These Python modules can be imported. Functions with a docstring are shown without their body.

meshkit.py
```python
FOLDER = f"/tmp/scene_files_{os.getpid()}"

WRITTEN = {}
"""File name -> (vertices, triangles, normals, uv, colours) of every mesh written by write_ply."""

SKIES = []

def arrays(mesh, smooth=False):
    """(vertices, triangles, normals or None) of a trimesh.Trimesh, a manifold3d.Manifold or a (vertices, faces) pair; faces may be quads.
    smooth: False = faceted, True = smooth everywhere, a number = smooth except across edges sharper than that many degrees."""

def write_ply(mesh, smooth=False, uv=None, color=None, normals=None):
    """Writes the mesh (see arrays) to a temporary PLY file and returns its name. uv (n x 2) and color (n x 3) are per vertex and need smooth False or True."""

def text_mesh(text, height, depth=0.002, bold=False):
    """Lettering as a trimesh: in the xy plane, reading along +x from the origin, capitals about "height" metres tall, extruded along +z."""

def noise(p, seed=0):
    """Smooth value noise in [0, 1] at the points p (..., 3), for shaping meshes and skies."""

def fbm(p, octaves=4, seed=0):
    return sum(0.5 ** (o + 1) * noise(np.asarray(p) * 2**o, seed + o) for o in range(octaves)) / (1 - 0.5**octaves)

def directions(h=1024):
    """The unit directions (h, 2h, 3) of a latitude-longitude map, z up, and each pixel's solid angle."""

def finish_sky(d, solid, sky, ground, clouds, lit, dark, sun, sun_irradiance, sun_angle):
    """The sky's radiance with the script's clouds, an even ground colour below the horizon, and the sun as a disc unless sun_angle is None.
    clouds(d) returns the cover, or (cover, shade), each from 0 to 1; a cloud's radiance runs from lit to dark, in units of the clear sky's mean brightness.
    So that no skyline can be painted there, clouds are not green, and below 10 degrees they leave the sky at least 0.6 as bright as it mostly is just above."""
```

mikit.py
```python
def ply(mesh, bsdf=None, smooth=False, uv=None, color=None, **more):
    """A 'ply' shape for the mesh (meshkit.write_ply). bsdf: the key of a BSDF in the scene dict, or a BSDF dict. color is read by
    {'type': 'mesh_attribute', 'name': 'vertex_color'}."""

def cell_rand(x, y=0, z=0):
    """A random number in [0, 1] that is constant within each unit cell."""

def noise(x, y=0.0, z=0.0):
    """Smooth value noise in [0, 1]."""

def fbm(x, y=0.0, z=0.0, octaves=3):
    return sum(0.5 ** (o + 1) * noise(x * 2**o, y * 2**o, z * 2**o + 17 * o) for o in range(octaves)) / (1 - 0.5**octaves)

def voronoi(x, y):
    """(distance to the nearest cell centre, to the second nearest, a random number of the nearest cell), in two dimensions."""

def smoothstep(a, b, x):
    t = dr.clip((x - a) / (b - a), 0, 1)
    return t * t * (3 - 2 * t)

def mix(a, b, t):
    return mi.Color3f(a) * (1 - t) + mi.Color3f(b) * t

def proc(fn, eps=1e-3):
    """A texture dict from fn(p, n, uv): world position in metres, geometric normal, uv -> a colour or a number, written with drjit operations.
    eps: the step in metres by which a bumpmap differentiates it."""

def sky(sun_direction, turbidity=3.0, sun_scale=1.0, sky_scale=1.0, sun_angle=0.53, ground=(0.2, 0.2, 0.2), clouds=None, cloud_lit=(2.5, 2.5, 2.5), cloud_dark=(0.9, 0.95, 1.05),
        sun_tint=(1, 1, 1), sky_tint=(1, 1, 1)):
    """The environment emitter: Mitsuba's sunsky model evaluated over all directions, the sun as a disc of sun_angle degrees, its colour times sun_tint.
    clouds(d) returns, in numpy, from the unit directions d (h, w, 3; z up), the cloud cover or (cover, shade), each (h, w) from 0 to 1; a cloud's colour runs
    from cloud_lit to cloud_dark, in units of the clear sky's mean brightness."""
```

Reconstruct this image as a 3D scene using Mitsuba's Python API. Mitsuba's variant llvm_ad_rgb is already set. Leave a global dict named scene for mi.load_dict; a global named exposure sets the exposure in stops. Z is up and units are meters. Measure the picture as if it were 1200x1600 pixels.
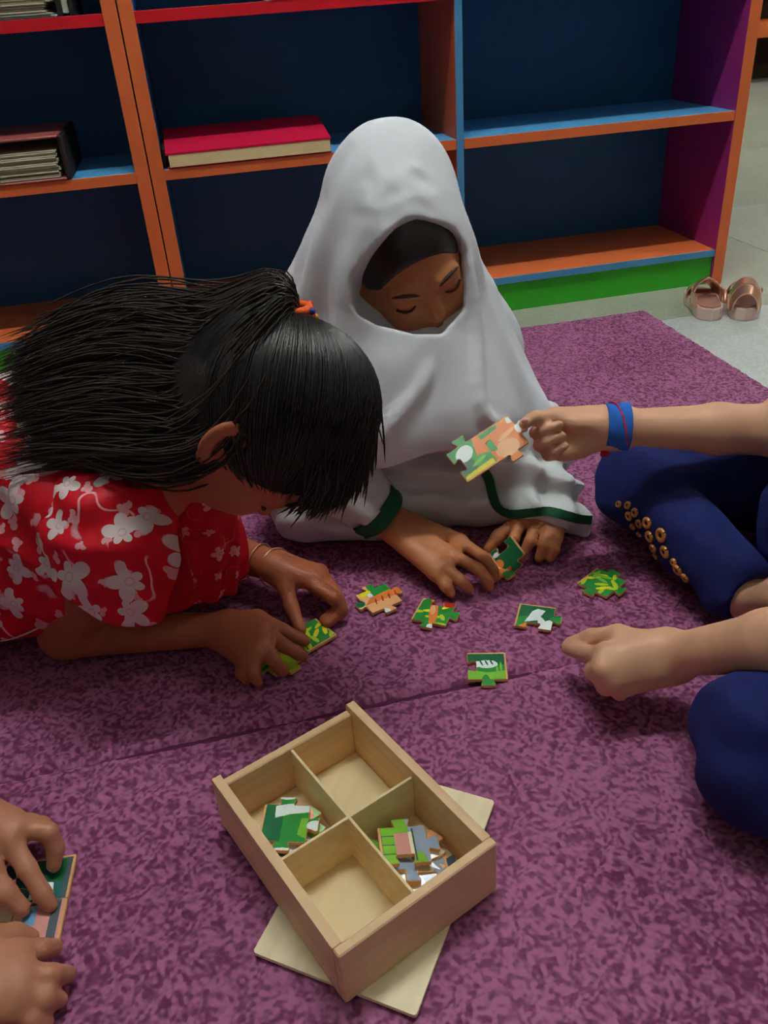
import math
import numpy as np, trimesh, manifold3d as m3, drjit as dr, mitsuba as mi, mikit, meshkit
from shapely.geometry import Polygon, Point, LineString, box as sbox
from shapely.ops import unary_union
from shapely import affinity
from scipy import sparse
from scipy.spatial import cKDTree
from mikit import noise, fbm, smoothstep, mix, voronoi

T = mi.ScalarTransform4f
scene, labels = {}, {}
A = np.array

# ------------------------------------------------------------------ camera: sits low on the rug's near side, looking down at the children
CAM = A([0, 0, 0.6714]); FOCAL = 1310.56
CF = A([0.15368757, 0.83713669, -0.52495933]); CR = A([0.9737289, -0.21864789, -0.06360138]); CU = np.cross(CR, CF)
scene['camera'] = {'type': 'perspective', 'fov': 2 * math.degrees(math.atan(600 / FOCAL)), 'fov_axis': 'x', 'near_clip': 0.05, 'far_clip': 60.0,
                   'to_world': T().look_at(origin=CAM.tolist(), target=(CAM + CF).tolist(), up=CU.tolist())}
exposure = 3.15

def ray(u, v): return CF + (u - 600) / FOCAL * CR - (v - 800) / FOCAL * CU
def PZ(u, v, z=0.0):      # where the photo's pixel meets the level z
    d = ray(u, v); return CAM + d * ((z - CAM[2]) / d[2])
def PY(u, v, y):          # where it meets the upright plane y
    d = ray(u, v); return CAM + d * (y / d[1])
def PXp(u, v, x):
    d = ray(u, v); return CAM + d * (x / d[0])

# ------------------------------------------------------------------ lights of the room: ceiling battens with fluorescent tubes (built below, 'ceiling_light')
TUBES = [((0.25, 1.08), 22.0), ((3.0, 1.3), 11.0), ((-2.6, 1.3), 1.2), ((0.25, -1.7), 1.0), ((3.0, 4.2), 16.0), ((-2.6, 4.2), 3.0)]
TUBE_COL = A([0.97, 1.0, 0.97])
CEIL = 2.75

# ------------------------------------------------------------------ helpers
def unit(v): v = np.asarray(v, float); return v / max(np.linalg.norm(v), 1e-12)
def num(key, tab):
    if key not in tab: return key
    i = 1
    while f'{key}_{i:03d}' in tab: i += 1
    return f'{key}_{i:03d}'
_roots = set()
def thing(name, label, cat, group=None):
    key = name; i = 0
    while key in _roots: i += 1; key = f'{name}_{i:03d}'
    _roots.add(key)
    labels[key] = {'label': label, 'category': cat}
    if group: labels[key]['group'] = group
    return key
def struct(key, label=None):
    _roots.add(key); labels[key] = {'kind': 'structure'}
    if label: labels[key]['label'] = label
    return key
def put(key, mesh, mat, smooth=False, label=None, kind=None, **kw):
    key = num(key, scene)
    scene[key] = mesh if isinstance(mesh, dict) else mikit.ply(mesh, mat, smooth, **kw)
    if label or kind:
        labels.setdefault(key, {})
        if label: labels[key]['label'] = label
        if kind: labels[key]['kind'] = kind
    return key
def part(root, name, mesh, mat, smooth=False, label=None, kind=None, **kw): return put(root + '__' + name, mesh, mat, smooth, label, kind, **kw)

def cbox(lo, hi, b=0.002):      # box with chamfered edges
    lo, hi = np.asarray(lo, float), np.asarray(hi, float); b = min(b, 0.45 * (hi - lo).min()); pts = []
    for i in range(8):
        s = A([(i >> k) & 1 for k in range(3)]); c = np.where(s, hi, lo); d = np.where(s, -1, 1) * b
        for k in range(3): q = c + d; q[k] = c[k]; pts.append(q)
    return trimesh.convex.convex_hull(A(pts))
def xf(mesh, M): m = mesh.copy(); m.apply_transform(M); return m
def frame(o, x, y, z=None):
    M = np.eye(4); M[:3, 0] = x; M[:3, 1] = y; M[:3, 2] = np.cross(x, y) if z is None else z; M[:3, 3] = o; return M
def rotz(a, o=(0, 0, 0)):
    c, s = math.cos(a), math.sin(a); return frame(o, [c, s, 0], [-s, c, 0], [0, 0, 1])
def cat(ms): return trimesh.util.concatenate(ms)
def tube(pts, rad, n=8, cap=True):
    pts = np.asarray(pts, float); rad = np.broadcast_to(rad, len(pts)); m = len(pts)
    tg = np.gradient(pts, axis=0); tg /= np.maximum(np.linalg.norm(tg, axis=1, keepdims=True), 1e-9)
    u = np.cross(tg[0], [0.3, 0.2, 0.9]); u /= np.linalg.norm(u); V = []
    for i in range(m):
        u = u - tg[i] * (u @ tg[i]); u /= np.linalg.norm(u); w = np.cross(tg[i], u)
        a = np.arange(n) * 2 * np.pi / n; V.append(pts[i] + rad[i] * (np.cos(a)[:, None] * u + np.sin(a)[:, None] * w))
    V = np.vstack(V); Fc = []
    i, j = np.meshgrid(np.arange(m - 1), np.arange(n), indexing='ij'); a = i * n + j; b = i * n + (j + 1) % n
    Fc = np.vstack([np.stack([a, b, b + n], -1).reshape(-1, 3), np.stack([a, b + n, a + n], -1).reshape(-1, 3)])
    if cap:
        V = np.vstack([V, pts[:1], pts[-1:]]); k = np.arange(n); c0, c1 = len(V) - 2, len(V) - 1
        Fc = np.vstack([Fc, np.stack([k * 0 + c0, (k + 1) % n, k], 1), np.stack([k * 0 + c1, (m - 1) * n + k, (m - 1) * n + (k + 1) % n], 1)])
    return trimesh.Trimesh(V, Fc, process=False)
def spline(pts, n):
    from scipy.interpolate import CubicSpline
    pts = np.asarray(pts, float); t = np.r_[0, np.cumsum(np.maximum(np.linalg.norm(np.diff(pts, axis=0), axis=1), 1e-6))]
    return CubicSpline(t, pts)(np.linspace(0, t[-1], n))

# ---- rounded organic forms: a signed distance field on a grid, parts blended softly, meshed by surface nets
class Field:
    def __init__(s, lo, hi, h):
        s.lo = np.asarray(lo, float); s.h = h; s.n = np.ceil((np.asarray(hi, float) - s.lo) / h).astype(int) + 1
        s.D = np.full(s.n, 0.04, np.float32)
    def block(s, lo, hi):
        a = np.clip(np.floor((np.asarray(lo) - s.lo) / s.h).astype(int), 0, s.n); b = np.clip(np.ceil((np.asarray(hi) - s.lo) / s.h).astype(int) + 1, 0, s.n)
        if (b <= a).any(): return None, None
        sl = tuple(slice(x, y) for x, y in zip(a, b))
        g = np.meshgrid(*[s.lo[k] + s.h * np.arange(a[k], b[k]) for k in range(3)], indexing='ij')
        return sl, np.stack(g, -1).astype(np.float32)
    def op(s, fn, lo, hi, k=0.0, mode='add'):
        sl, P = s.block(np.asarray(lo) - k - 3 * s.h, np.asarray(hi) + k + 3 * s.h)
        if sl is None: return s
        d = fn(P).astype(np.float32); D = s.D[sl]
        if mode == 'add':
            s.D[sl] = np.minimum(D, d) if k <= 0 else smin(D, d, k)
        elif mode == 'cut':
            s.D[sl] = np.maximum(D, -d) if k <= 0 else -smin(-D, d, k)
        return s
    def cap(s, p, q, r0, r1=None, k=0.0, mode='add'):
        p, q = np.asarray(p, float), np.asarray(q, float); r1 = r0 if r1 is None else r1; R = max(r0, r1)
        return s.op(lambda P: sd_cap(P, p, q, r0, r1), np.minimum(p, q) - R, np.maximum(p, q) + R, k, mode)
    def chain(s, pts, rs, k=0.0):
        for i in range(len(pts) - 1): s.cap(pts[i], pts[i + 1], rs[i], rs[i + 1], k)
        return s
    def ell(s, c, r, axes=None, k=0.0, mode='add'):
        c, r = np.asarray(c, float), np.asarray(r, float); R = r.max()
        return s.op(lambda P: sd_ell(P, c, r, axes), c - R, c + R, k, mode)
    def warp(s, fn):          # displace the surface by fn(points), only near it
        m = np.abs(s.D) < 0.025; idx = np.argwhere(m); P = s.lo + s.h * idx
        s.D[m] += fn(P).astype(np.float32); return s
    def trace(s, u, v, t0=0.35):    # first point of the surface on the ray through a pixel, and its normal
        from scipy.ndimage import map_coordinates
        d = unit(ray(u, v)); t = np.arange(t0, 2.4, .0015); P = CAM + t[:, None] * d
        x = map_coordinates(s.D, ((P - s.lo) / s.h).T, order=1, mode='constant', cval=.04); i = np.argmax(x < 0)
        if x[i] >= 0: return None, None
        p = P[i]; e = np.eye(3) * s.h * 1.5
        g = [map_coordinates(s.D, ((A([p + k, p - k]) - s.lo) / s.h).T, order=1) for k in e]; return p, unit([a[0] - a[1] for a in g])
    def floor(s, z=0.0):
        zz = (s.lo[2] + s.h * np.arange(s.n[2])).astype(np.float32); s.D = np.maximum(s.D, (z - zz)[None, None, :]); return s
    def mesh(s, smooth_it=2):
        D = np.pad(s.D, 1, constant_values=0.04); v, f = surface_nets(D); v = s.lo + (v - 1) * s.h
        v = relax(v, f, smooth_it)
        return trimesh.Trimesh(v, np.vstack([f[:, [0, 1, 2]], f[:, [0, 2, 3]]]), process=False)
def smin(a, b, k):
    h = np.clip(0.5 + 0.5 * (b - a) / k, 0, 1); return b * (1 - h) + a * h - k * h * (1 - h)
def sd_cap(P, p, q, r0, r1):
    d = q - p; t = np.clip(((P - p) @ d) / max(d @ d, 1e-12), 0, 1); return np.linalg.norm(P - p - t[..., None] * d, axis=-1) - (r0 + (r1 - r0) * t)
def sd_ell(P, c, r, axes=None):
    q = P - c
    if axes is not None: q = q @ np.asarray(axes, float).T
    k0 = np.linalg.norm(q / r, axis=-1); k1 = np.linalg.norm(q / (r * r), axis=-1); return k0 * (k0 - 1) / np.maximum(k1, 1e-6)
def surface_nets(D):
    neg = D < 0; n = D.shape; c = tuple(x - 1 for x in n)
    cnt = np.zeros(c, np.int8)
    for o in np.ndindex(2, 2, 2): cnt += neg[tuple(slice(o[k], o[k] + c[k]) for k in range(3))]
    act = (cnt > 0) & (cnt < 8); ids = np.full(c, -1, np.int64); cells = np.argwhere(act); ids[act] = np.arange(len(cells))
    acc = np.zeros((len(cells), 3)); w = np.zeros(len(cells))
    for ax in range(3):
        o1, o2 = [k for k in range(3) if k != ax]
        for a in (0, 1):
            for b in (0, 1):
                off = np.zeros(3, int); off[o1] = a; off[o2] = b; e = np.zeros(3, int); e[ax] = 1
                i0 = cells + off; i1 = i0 + e; d0 = D[tuple(i0.T)]; d1 = D[tuple(i1.T)]; m = (d0 < 0) != (d1 < 0)
                t = np.where(m, d0 / np.where(m, d0 - d1, 1), 0); p = i0 + t[:, None] * e
                acc[m] += p[m]; w[m] += 1
    V = acc / np.maximum(w, 1)[:, None]; quads = []
    for ax in range(3):
        o1, o2 = (ax + 1) % 3, (ax + 2) % 3; s0 = [slice(None)] * 3; s1 = [slice(None)] * 3; s0[ax] = slice(0, -1); s1[ax] = slice(1, None)
        a, b = neg[tuple(s0)], neg[tuple(s1)]; ed = np.argwhere(a != b); ed = ed[(ed[:, o1] > 0) & (ed[:, o2] > 0) & (ed[:, o1] < c[o1]) & (ed[:, o2] < c[o2])]
        q = []
        for d1, d2 in ((-1, -1), (0, -1), (0, 0), (-1, 0)):
            i = ed.copy(); i[:, o1] += d1; i[:, o2] += d2; q.append(ids[tuple(i.T)])
        q = np.stack(q, 1); fl = neg[tuple(ed.T)]; q[~fl] = q[~fl][:, ::-1]; quads.append(q)
    return V, np.vstack(quads)
def relax(v, f, it):
    if it <= 0: return v
    e = np.vstack([f[:, [0, 1]], f[:, [1, 2]], f[:, [2, 3]], f[:, [3, 0]]]); n = len(v)
    M = sparse.coo_matrix((np.ones(len(e)), (e[:, 0], e[:, 1])), (n, n)).tocsr(); M = M + M.T; M.data[:] = 1; deg = np.asarray(M.sum(1)).ravel(); M = sparse.diags(1 / np.maximum(deg, 1)) @ M
    for _ in range(it):
        v = v + 0.5 * (M @ v - v)
    return v

# ------------------------------------------------------------------ materials
def mat(key, bsdf): scene[key] = bsdf; return key
def rgb(r, g, b):   # sRGB 0-255 -> linear
    c = A([r, g, b]) / 255.0; return np.where(c < 0.04045, c / 12.92, ((c + 0.055) / 1.055) ** 2.4).tolist()
def plain(key, col, rough=0.6, spec=0.3, **kw):
    return mat(key, {'type': 'twosided', 'bsdf': {'type': 'principled', 'base_color': {'type': 'rgb', 'value': list(col)}, 'roughness': rough, 'specular': spec, **kw}})
def textured(key, fn, rough=0.6, spec=0.3, bump=None, bscale=1.0, eps=1e-3, **kw):
    b = {'type': 'principled', 'base_color': mikit.proc(fn), 'roughness': rough, 'specular': spec, **kw}
    if bump is not None: b = {'type': 'bumpmap', 'arbitrary': mikit.proc(bump, eps), 'scale': bscale, 'bsdf': b}
    return mat(key, {'type': 'twosided', 'bsdf': b})
def vcol(key, rough=0.6, spec=0.3, **kw):
    return mat(key, {'type': 'twosided', 'bsdf': {'type': 'principled', 'base_color': {'type': 'mesh_attribute', 'name': 'vertex_color'}, 'roughness': rough, 'specular': spec, **kw}})
def laminate(key, col, rough=0.42):
    c = A(col); return textured(key, lambda p, n, uv: mix((c * 0.9).tolist(), (c * 1.08).tolist(), fbm(p.x * 9 + p.y * 5, p.y * 9, p.z * 9, 3)), rough, 0.35)

ORANGE = laminate('mat_orange', rgb(226, 114, 62)); BLUE = laminate('mat_blue', rgb(78, 148, 196)); NAVY = laminate('mat_navy', rgb(34, 90, 132), 0.5)
GREEN = laminate('mat_green', rgb(52, 172, 38)); PURPLE = laminate('mat_purple', rgb(150, 42, 112)); RED = laminate('mat_red', rgb(206, 26, 40)); RUST = laminate('mat_rust', rgb(208, 96, 60))

def ribbon(pts, nrm, w, th=.001, lift=.0014):
    """a strip of cloth lying on a surface along pts"""
    pts, nrm = A(pts), A(nrm); tg = np.gradient(pts, axis=0); tg /= np.linalg.norm(tg, axis=1, keepdims=True); sd = np.cross(tg, nrm); sd /= np.linalg.norm(sd, axis=1, keepdims=True)
    V = []
    for a, b in ((-.5, 0), (.5, 0), (.5, 1), (-.5, 1)): V.append(pts + sd * w * a + nrm * (lift + th * b))
    V = np.stack(V, 1).reshape(-1, 3); n = len(pts); Fc = []
    for i in range(n - 1):
        for k in range(4): a, b = i * 4 + k, i * 4 + (k + 1) % 4; Fc += [[a, b, b + 4], [a, b + 4, a + 4]]
    Fc += [[0, 2, 1], [0, 3, 2]] + [[(n - 1) * 4 + q for q in t] for t in ((0, 1, 2), (0, 2, 3))]
    return trimesh.Trimesh(V, Fc, process=False)
def torus(c, ax, R, r, n=28, m=8, sq=1.0):
    ax = unit(ax); x = unit(np.cross(ax, [.3, .5, .8])); y = np.cross(ax, x); a = np.linspace(0, 2 * np.pi, n + 1)
    return tube(A(c) + R * (np.cos(a)[:, None] * x + sq * np.sin(a)[:, None] * y), r, m, False)
def sleeve(p, q, r0, r1, th=.003, n=32, rows=10, wob=.0, seed=0, sq=1.0, up=(0, 0, 1)):
    """an open cloth tube of some thickness from p to q"""
    p, q = A(p, float), A(q, float); ax = unit(q - p); x = unit(np.cross(up, ax)); y = np.cross(ax, x); a = np.arange(n) * 2 * np.pi / n; V = []
    prof = [(t, 0) for t in np.linspace(0, 1, rows)] + [(t, -th) for t in np.linspace(1, 0, rows)]
    for t, o in prof:
        r = r0 + (r1 - r0) * t + o; rr = r + wob * np.sin(a * 3 + seed + 5 * t) * (.4 + t) + wob * .7 * np.sin(a * 5 + 2 * seed - 3 * t)
        V.append(p + (q - p) * t + rr[:, None] * (np.cos(a)[:, None] * x + sq * np.sin(a)[:, None] * y))
    m = len(prof); V = np.vstack(V); i, j = np.meshgrid(np.arange(m), np.arange(n), indexing='ij'); g = lambda i, j: (i % m) * n + j % n
    return trimesh.Trimesh(V, np.vstack([np.stack([g(i, j), g(i, j + 1), g(i + 1, j + 1)], -1).reshape(-1, 3), np.stack([g(i, j), g(i + 1, j + 1), g(i + 1, j)], -1).reshape(-1, 3)]), process=False)
# ---- anatomy
def px(*a): return PZ(*a)          # (u, v, level)
def hand(Fd, wrist, knuckles, fingers, thumb, r=.0082, wr=.0165, k=.006):
    """a child's hand: palm from the wrist to four knuckles, fingers of three joints each, thumb from the side of the palm; all given as points in space"""
    wrist = A(wrist, float); kn = [A(q, float) for q in knuckles]; side = unit(kn[-1] - kn[0])
    for i, q in enumerate(kn):
        w = wrist + side * (i - (len(kn) - 1) / 2) * .0085
        Fd.cap(w, q, wr * .88, r * 1.28, .012)
    for i in range(len(kn) - 1): Fd.cap(kn[i], kn[i + 1], r * 1.2, r * 1.2, .006)
    for q, fp in zip(kn, fingers):
        pts = [q] + [A(p, float) for p in fp]; n = len(pts); rs = np.linspace(r * 1.05, r * .80, n); rs[1:-1] *= 1.04
        Fd.chain(pts, rs, .0035)
    if thumb is not None:
        pts = [A(p, float) for p in thumb]; Fd.cap(wrist, pts[0], wr * .8, r * 1.35, .012); Fd.chain(pts, np.linspace(r * 1.3, r * .92, len(pts)), .005)
def head(Fd, C0, e, f, u, s=1.0, lean=0.15):
    ax = A([e, f, u]); Q = lambda a, b, c: C0 + s * (a * e + b * f + c * u)
    Fd.ell(Q(0, -.008, .014), A([.069, .087, .086]) * s, ax, .01); Fd.ell(Q(0, .020, -.034), A([.055, .064, .072]) * s, ax, .03)
    Fd.cap(Q(0, .058, -.082), Q(0, .050, -.080), .021 * s, .02 * s, .025); Fd.cap(Q(-.03, .06, -.03), Q(-.028, .055, -.045), .024 * s, .022 * s, .02); Fd.cap(Q(.03, .06, -.03), Q(.028, .055, -.045), .024 * s, .022 * s, .02)
    for x in (-1, 1): Fd.ell(Q(x * .030, .092, .004), A([.017, .013, .0115]) * s, ax, .012, 'cut'); Fd.ell(Q(x * .030, .0705, .003), A([.0155, .0125, .0125]) * s, ax, .003); Fd.cap(Q(x * .014, .083, .017), Q(x * .043, .071, .016), .0065 * s, .005 * s, .012)
    Fd.cap(Q(0, .080, .004), Q(0, .097, -.022), .0062 * s, .0095 * s, .010); Fd.cap(Q(-.011, .086, -.028), Q(.011, .086, -.028), .0072 * s, .0072 * s, .007)
    Fd.cap(Q(-.017, .0775, -.0515), Q(0, .084, -.049), .0042 * s, .0058 * s, .006); Fd.cap(Q(.017, .0775, -.0515), Q(0, .084, -.049), .0042 * s, .0058 * s, .006); Fd.cap(Q(-.013, .077, -.0585), Q(.013, .077, -.0585), .0055 * s, .0055 * s, .007)
    Fd.cap(Q(-.019, .0865, -.0545), Q(.019, .0865, -.0545), .0018 * s, .0018 * s, .004, 'cut')
    for x in (-1, 1):
        w = unit(u - lean * f); b = e * x * .55 - f * .83; b = unit(b - w * (b @ w)); Fd.ell(Q(x * .074, -.012, -.012), A([.0080, .0195, .0275]) * s, A([unit(np.cross(b, w)), b, w]), .005)
        nn = np.cross(b, w); nn = nn * np.sign(nn @ (e * x)); Fd.ell(Q(x * .074, -.012, -.010) + .0085 * s * nn + .002 * s * f, A([.0095, .0110, .0175]) * s, A([nn, b, w]), .003, 'cut'); Fd.cap(Q(x * .071, .0, -.034), Q(x * .072, -.004, -.03), .008 * s, .007 * s, .006)
    return Q
# ------------------------------------------------------------------ the room
plain('mat_wall', rgb(150, 148, 140), 0.8, 0.1); plain('mat_ceiling', rgb(225, 225, 220), 0.9, 0.1); plain('mat_metal_white', rgb(230, 230, 226), 0.5)
RX0, RX1, RY0, RY1 = -3.6, 4.8, -3.2, 6.1
FZ = -0.008                      # the bare floor; level 0 is the top of the rug
def wallbox(k, lo, hi, m): struct(k); put(k, cbox(lo, hi, 0.001), m)
wallbox('wall_back', (RX0, RY1, FZ), (RX1, RY1 + .1, CEIL), 'mat_wall'); wallbox('wall_front', (RX0, RY0 - .1, FZ), (RX1, RY0, CEIL), 'mat_wall')
wallbox('wall_left', (RX0 - .1, RY0, FZ), (RX0, RY1, CEIL), 'mat_wall'); wallbox('wall_right', (RX1, RY0, FZ), (RX1 + .1, RY1, CEIL), 'mat_wall')
wallbox('ceiling', (RX0 - .1, RY0 - .1, CEIL), (RX1 + .1, RY1 + .1, CEIL + .1), 'mat_ceiling')

# vinyl floor tiles, each laid on the screed
def tile_fn(c):
    c = A(c)
    return lambda p, n, uv: mix((c * 0.86).tolist(), (c * 1.06).tolist(), 0.55 * fbm(p.x * 7, p.y * 7, 0, 3) + 0.45 * smoothstep(.35, .75, noise(p.x * 210, p.y * 210)))
TILE_M = [textured(f'mat_tile_{i}', tile_fn(rgb(*c)), 0.45, 0.35) for i, c in enumerate([(160, 164, 146), (156, 162, 142), (166, 171, 158), (186, 192, 186)])]
plain('mat_screed', rgb(104, 106, 96), 0.9, 0.1)
struct('floor'); put('floor', cbox((RX0, RY0, FZ - .03), (RX1, RY1, FZ - .0025), 0.001), 'mat_screed')
TS = 0.9; rng = np.random.default_rng(4); tile_mesh = cbox((0.0008, 0.0008, -.0028), (TS - .0008, TS - .0008, 0), 0.0006); tplies = [mikit.ply(tile_mesh, m) for m in TILE_M]
for i in range(-5, 6):
    for j in range(-6, 6):
        x, y = 0.62 + i * TS, 0.8 + j * TS
        if x + TS < RX0 + .2 or x > RX1 - .2 or y + TS < RY0 + .2 or y > RY1 - .2: continue
        x0, x1, y0, y1 = max(x, RX0), min(x + TS, RX1), max(y, RY0), min(y + TS, RY1)
        k = 3 if (i == 0 and j == 0) else int(rng.integers(0, 3))
        if x1 - x0 > TS - 1e-6 and y1 - y0 > TS - 1e-6: put('floor__tile', {**tplies[k], 'to_world': T().translate([x, y, FZ])}, None)
        else: put('floor__tile', cbox((x0 + .0008, y0 + .0008, FZ - .0028), (x1 - .0008, y1 - .0008, FZ), .0006), TILE_M[k])

# fluorescent battens under the ceiling
for (cx, cy), power in TUBES:
    r = thing('ceiling_light', 'white fluorescent batten fixed under the ceiling', 'ceiling light', 'ceiling lights of the room')
    part(r, 'housing', cbox((cx - .63, cy - .06, CEIL - .06), (cx + .63, cy + .06, CEIL), .006), 'mat_metal_white')
    tb = tube([(cx - .6, cy, CEIL - .085), (cx, cy, CEIL - .085), (cx + .6, cy, CEIL - .085)], .019, 12)
    part(r, 'tube', {**mikit.ply(tb, 'mat_metal_white'), 'emitter': {'type': 'area', 'radiance': {'type': 'rgb', 'value': (TUBE_COL * power).tolist()}}}, None)

# ------------------------------------------------------------------ the two shelf units and what lies on them
def panel(r, name, lo, hi, m, edge=None, face=None):
    """a board with a coloured edge band on its front (the y = lo side); face: a coloured sheet on one side"""
    lo, hi = A(lo, float), A(hi, float); e = 0.0015
    k = part(r, name, cbox(lo + [0, e if edge else 0, 0], hi, .0012), m)
    if edge: put(k + '__edge_band', cbox((lo[0], lo[1], lo[2]), (hi[0], lo[1] + e, hi[2]), .0006), edge)
    if face:
        s, fm = face
        if s == 'l': put(k + '__face_sheet', cbox((lo[0] - .001, lo[1] + .002, lo[2]), (lo[0], hi[1], hi[2]), .0004), fm)
        if s == 't': put(k + '__face_sheet', cbox((lo[0], lo[1] + .002, hi[2]), (hi[0], hi[1], hi[2] + .001), .0004), fm)
    return k
YF, YB, TOPZ = 1.886, 2.19, 1.24
def unit_shelf(r, x0, x1, xd, inner_r):
    t = .0275
    panel(r, 'side_panel', (x0, YF, FZ), (x0 + t, YB, TOPZ), NAVY, ORANGE)
    panel(r, 'side_panel', (x1 - t, YF, FZ), (x1, YB, TOPZ), inner_r, ORANGE)
    part(r, 'back_panel', cbox((x0 + t, YB - .012, .065), (x1 - t, YB, TOPZ - .02), .001), NAVY)
    part(r, 'plinth', cbox((x0 + t, YF + .012, FZ), (x1 - t, YF + .03, .062), .001), GREEN)
    panel(r, 'bottom_board', (x0 + t, YF + .004, .062), (x1 - t, YB - .012, .079), ORANGE, BLUE)
    panel(r, 'divider', (xd - .008, YF + .004, .079), (xd + .008, YB - .012, TOPZ - .02), BLUE, BLUE, ('l', RUST))
    for z, e, yy in ((.372, ORANGE, 0), (.652, RED, 0), (.932, ORANGE, 0)):
        panel(r, 'shelf', (x0 + t, YF + .002, z), (xd - .0095, YB - .012, z + .021), BLUE, e)
        panel(r, 'shelf', (xd + .0085, YF + .002, z), (x1 - t, YB - .012, z + .021), BLUE, e)
    panel(r, 'top_board', (x0 + t, YF, TOPZ - .02), (x1 - t, YB, TOPZ), BLUE, ORANGE)
r = thing('bookshelf', 'low multicoloured bookshelf behind the girl in the white headscarf, with green plinth', 'bookshelf')
unit_shelf(r, -.0850, 1.258, .576, PURPLE)
r = thing('bookshelf', 'orange edged bookshelf cut off by the left edge, holding the paper filled binder', 'bookshelf')
unit_shelf(r, -1.43, -.0875, -.76, NAVY)

# the shelf unit far behind on the right, seen past the near one
plain('mat_pink_book', rgb(206, 110, 130)); plain('mat_violet_book', rgb(120, 110, 170)); plain('mat_dark', rgb(48, 34, 24), 0.8)
r = thing('bookshelf', 'distant orange shelf unit at the right edge beyond the purple side panel', 'bookshelf')
fx0, fx1, fy0, fy1 = 3.05, 4.55, 5.55, 5.9
for x in (fx0, fx1 - .03): part(r, 'side_panel', cbox((x, fy0, FZ), (x + .03, fy1, 1.3), .002), ORANGE)
for z in (.27, .62, .97, 1.27): part(r, 'shelf', cbox((fx0 + .03, fy0, z), (fx1 - .03, fy1 - .015, z + (.09 if z < .3 else .03)), .002), ORANGE)
part(r, 'back_panel', cbox((fx0 + .03, fy1 - .015, .0), (fx1 - .03, fy1, 1.27), .001), 'mat_dark')
for i, lb in enumerate(['pink book at the left end of the distant orange shelf', 'violet book second from the left end of the distant orange shelf', 'wide rose book third from the left end of the distant orange shelf']):
    b = thing('book', lb, 'book', 'books in the distant shelf')
    x = fx0 + .04 + i * .042; put(b, cbox((x, fy0 + .03, .361), (x + .036, fy0 + .2, .56 + .012 * (i * 7 % 4)), .003), ['mat_pink_book', 'mat_violet_book', 'mat_pink_book'][i % 3])

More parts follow.
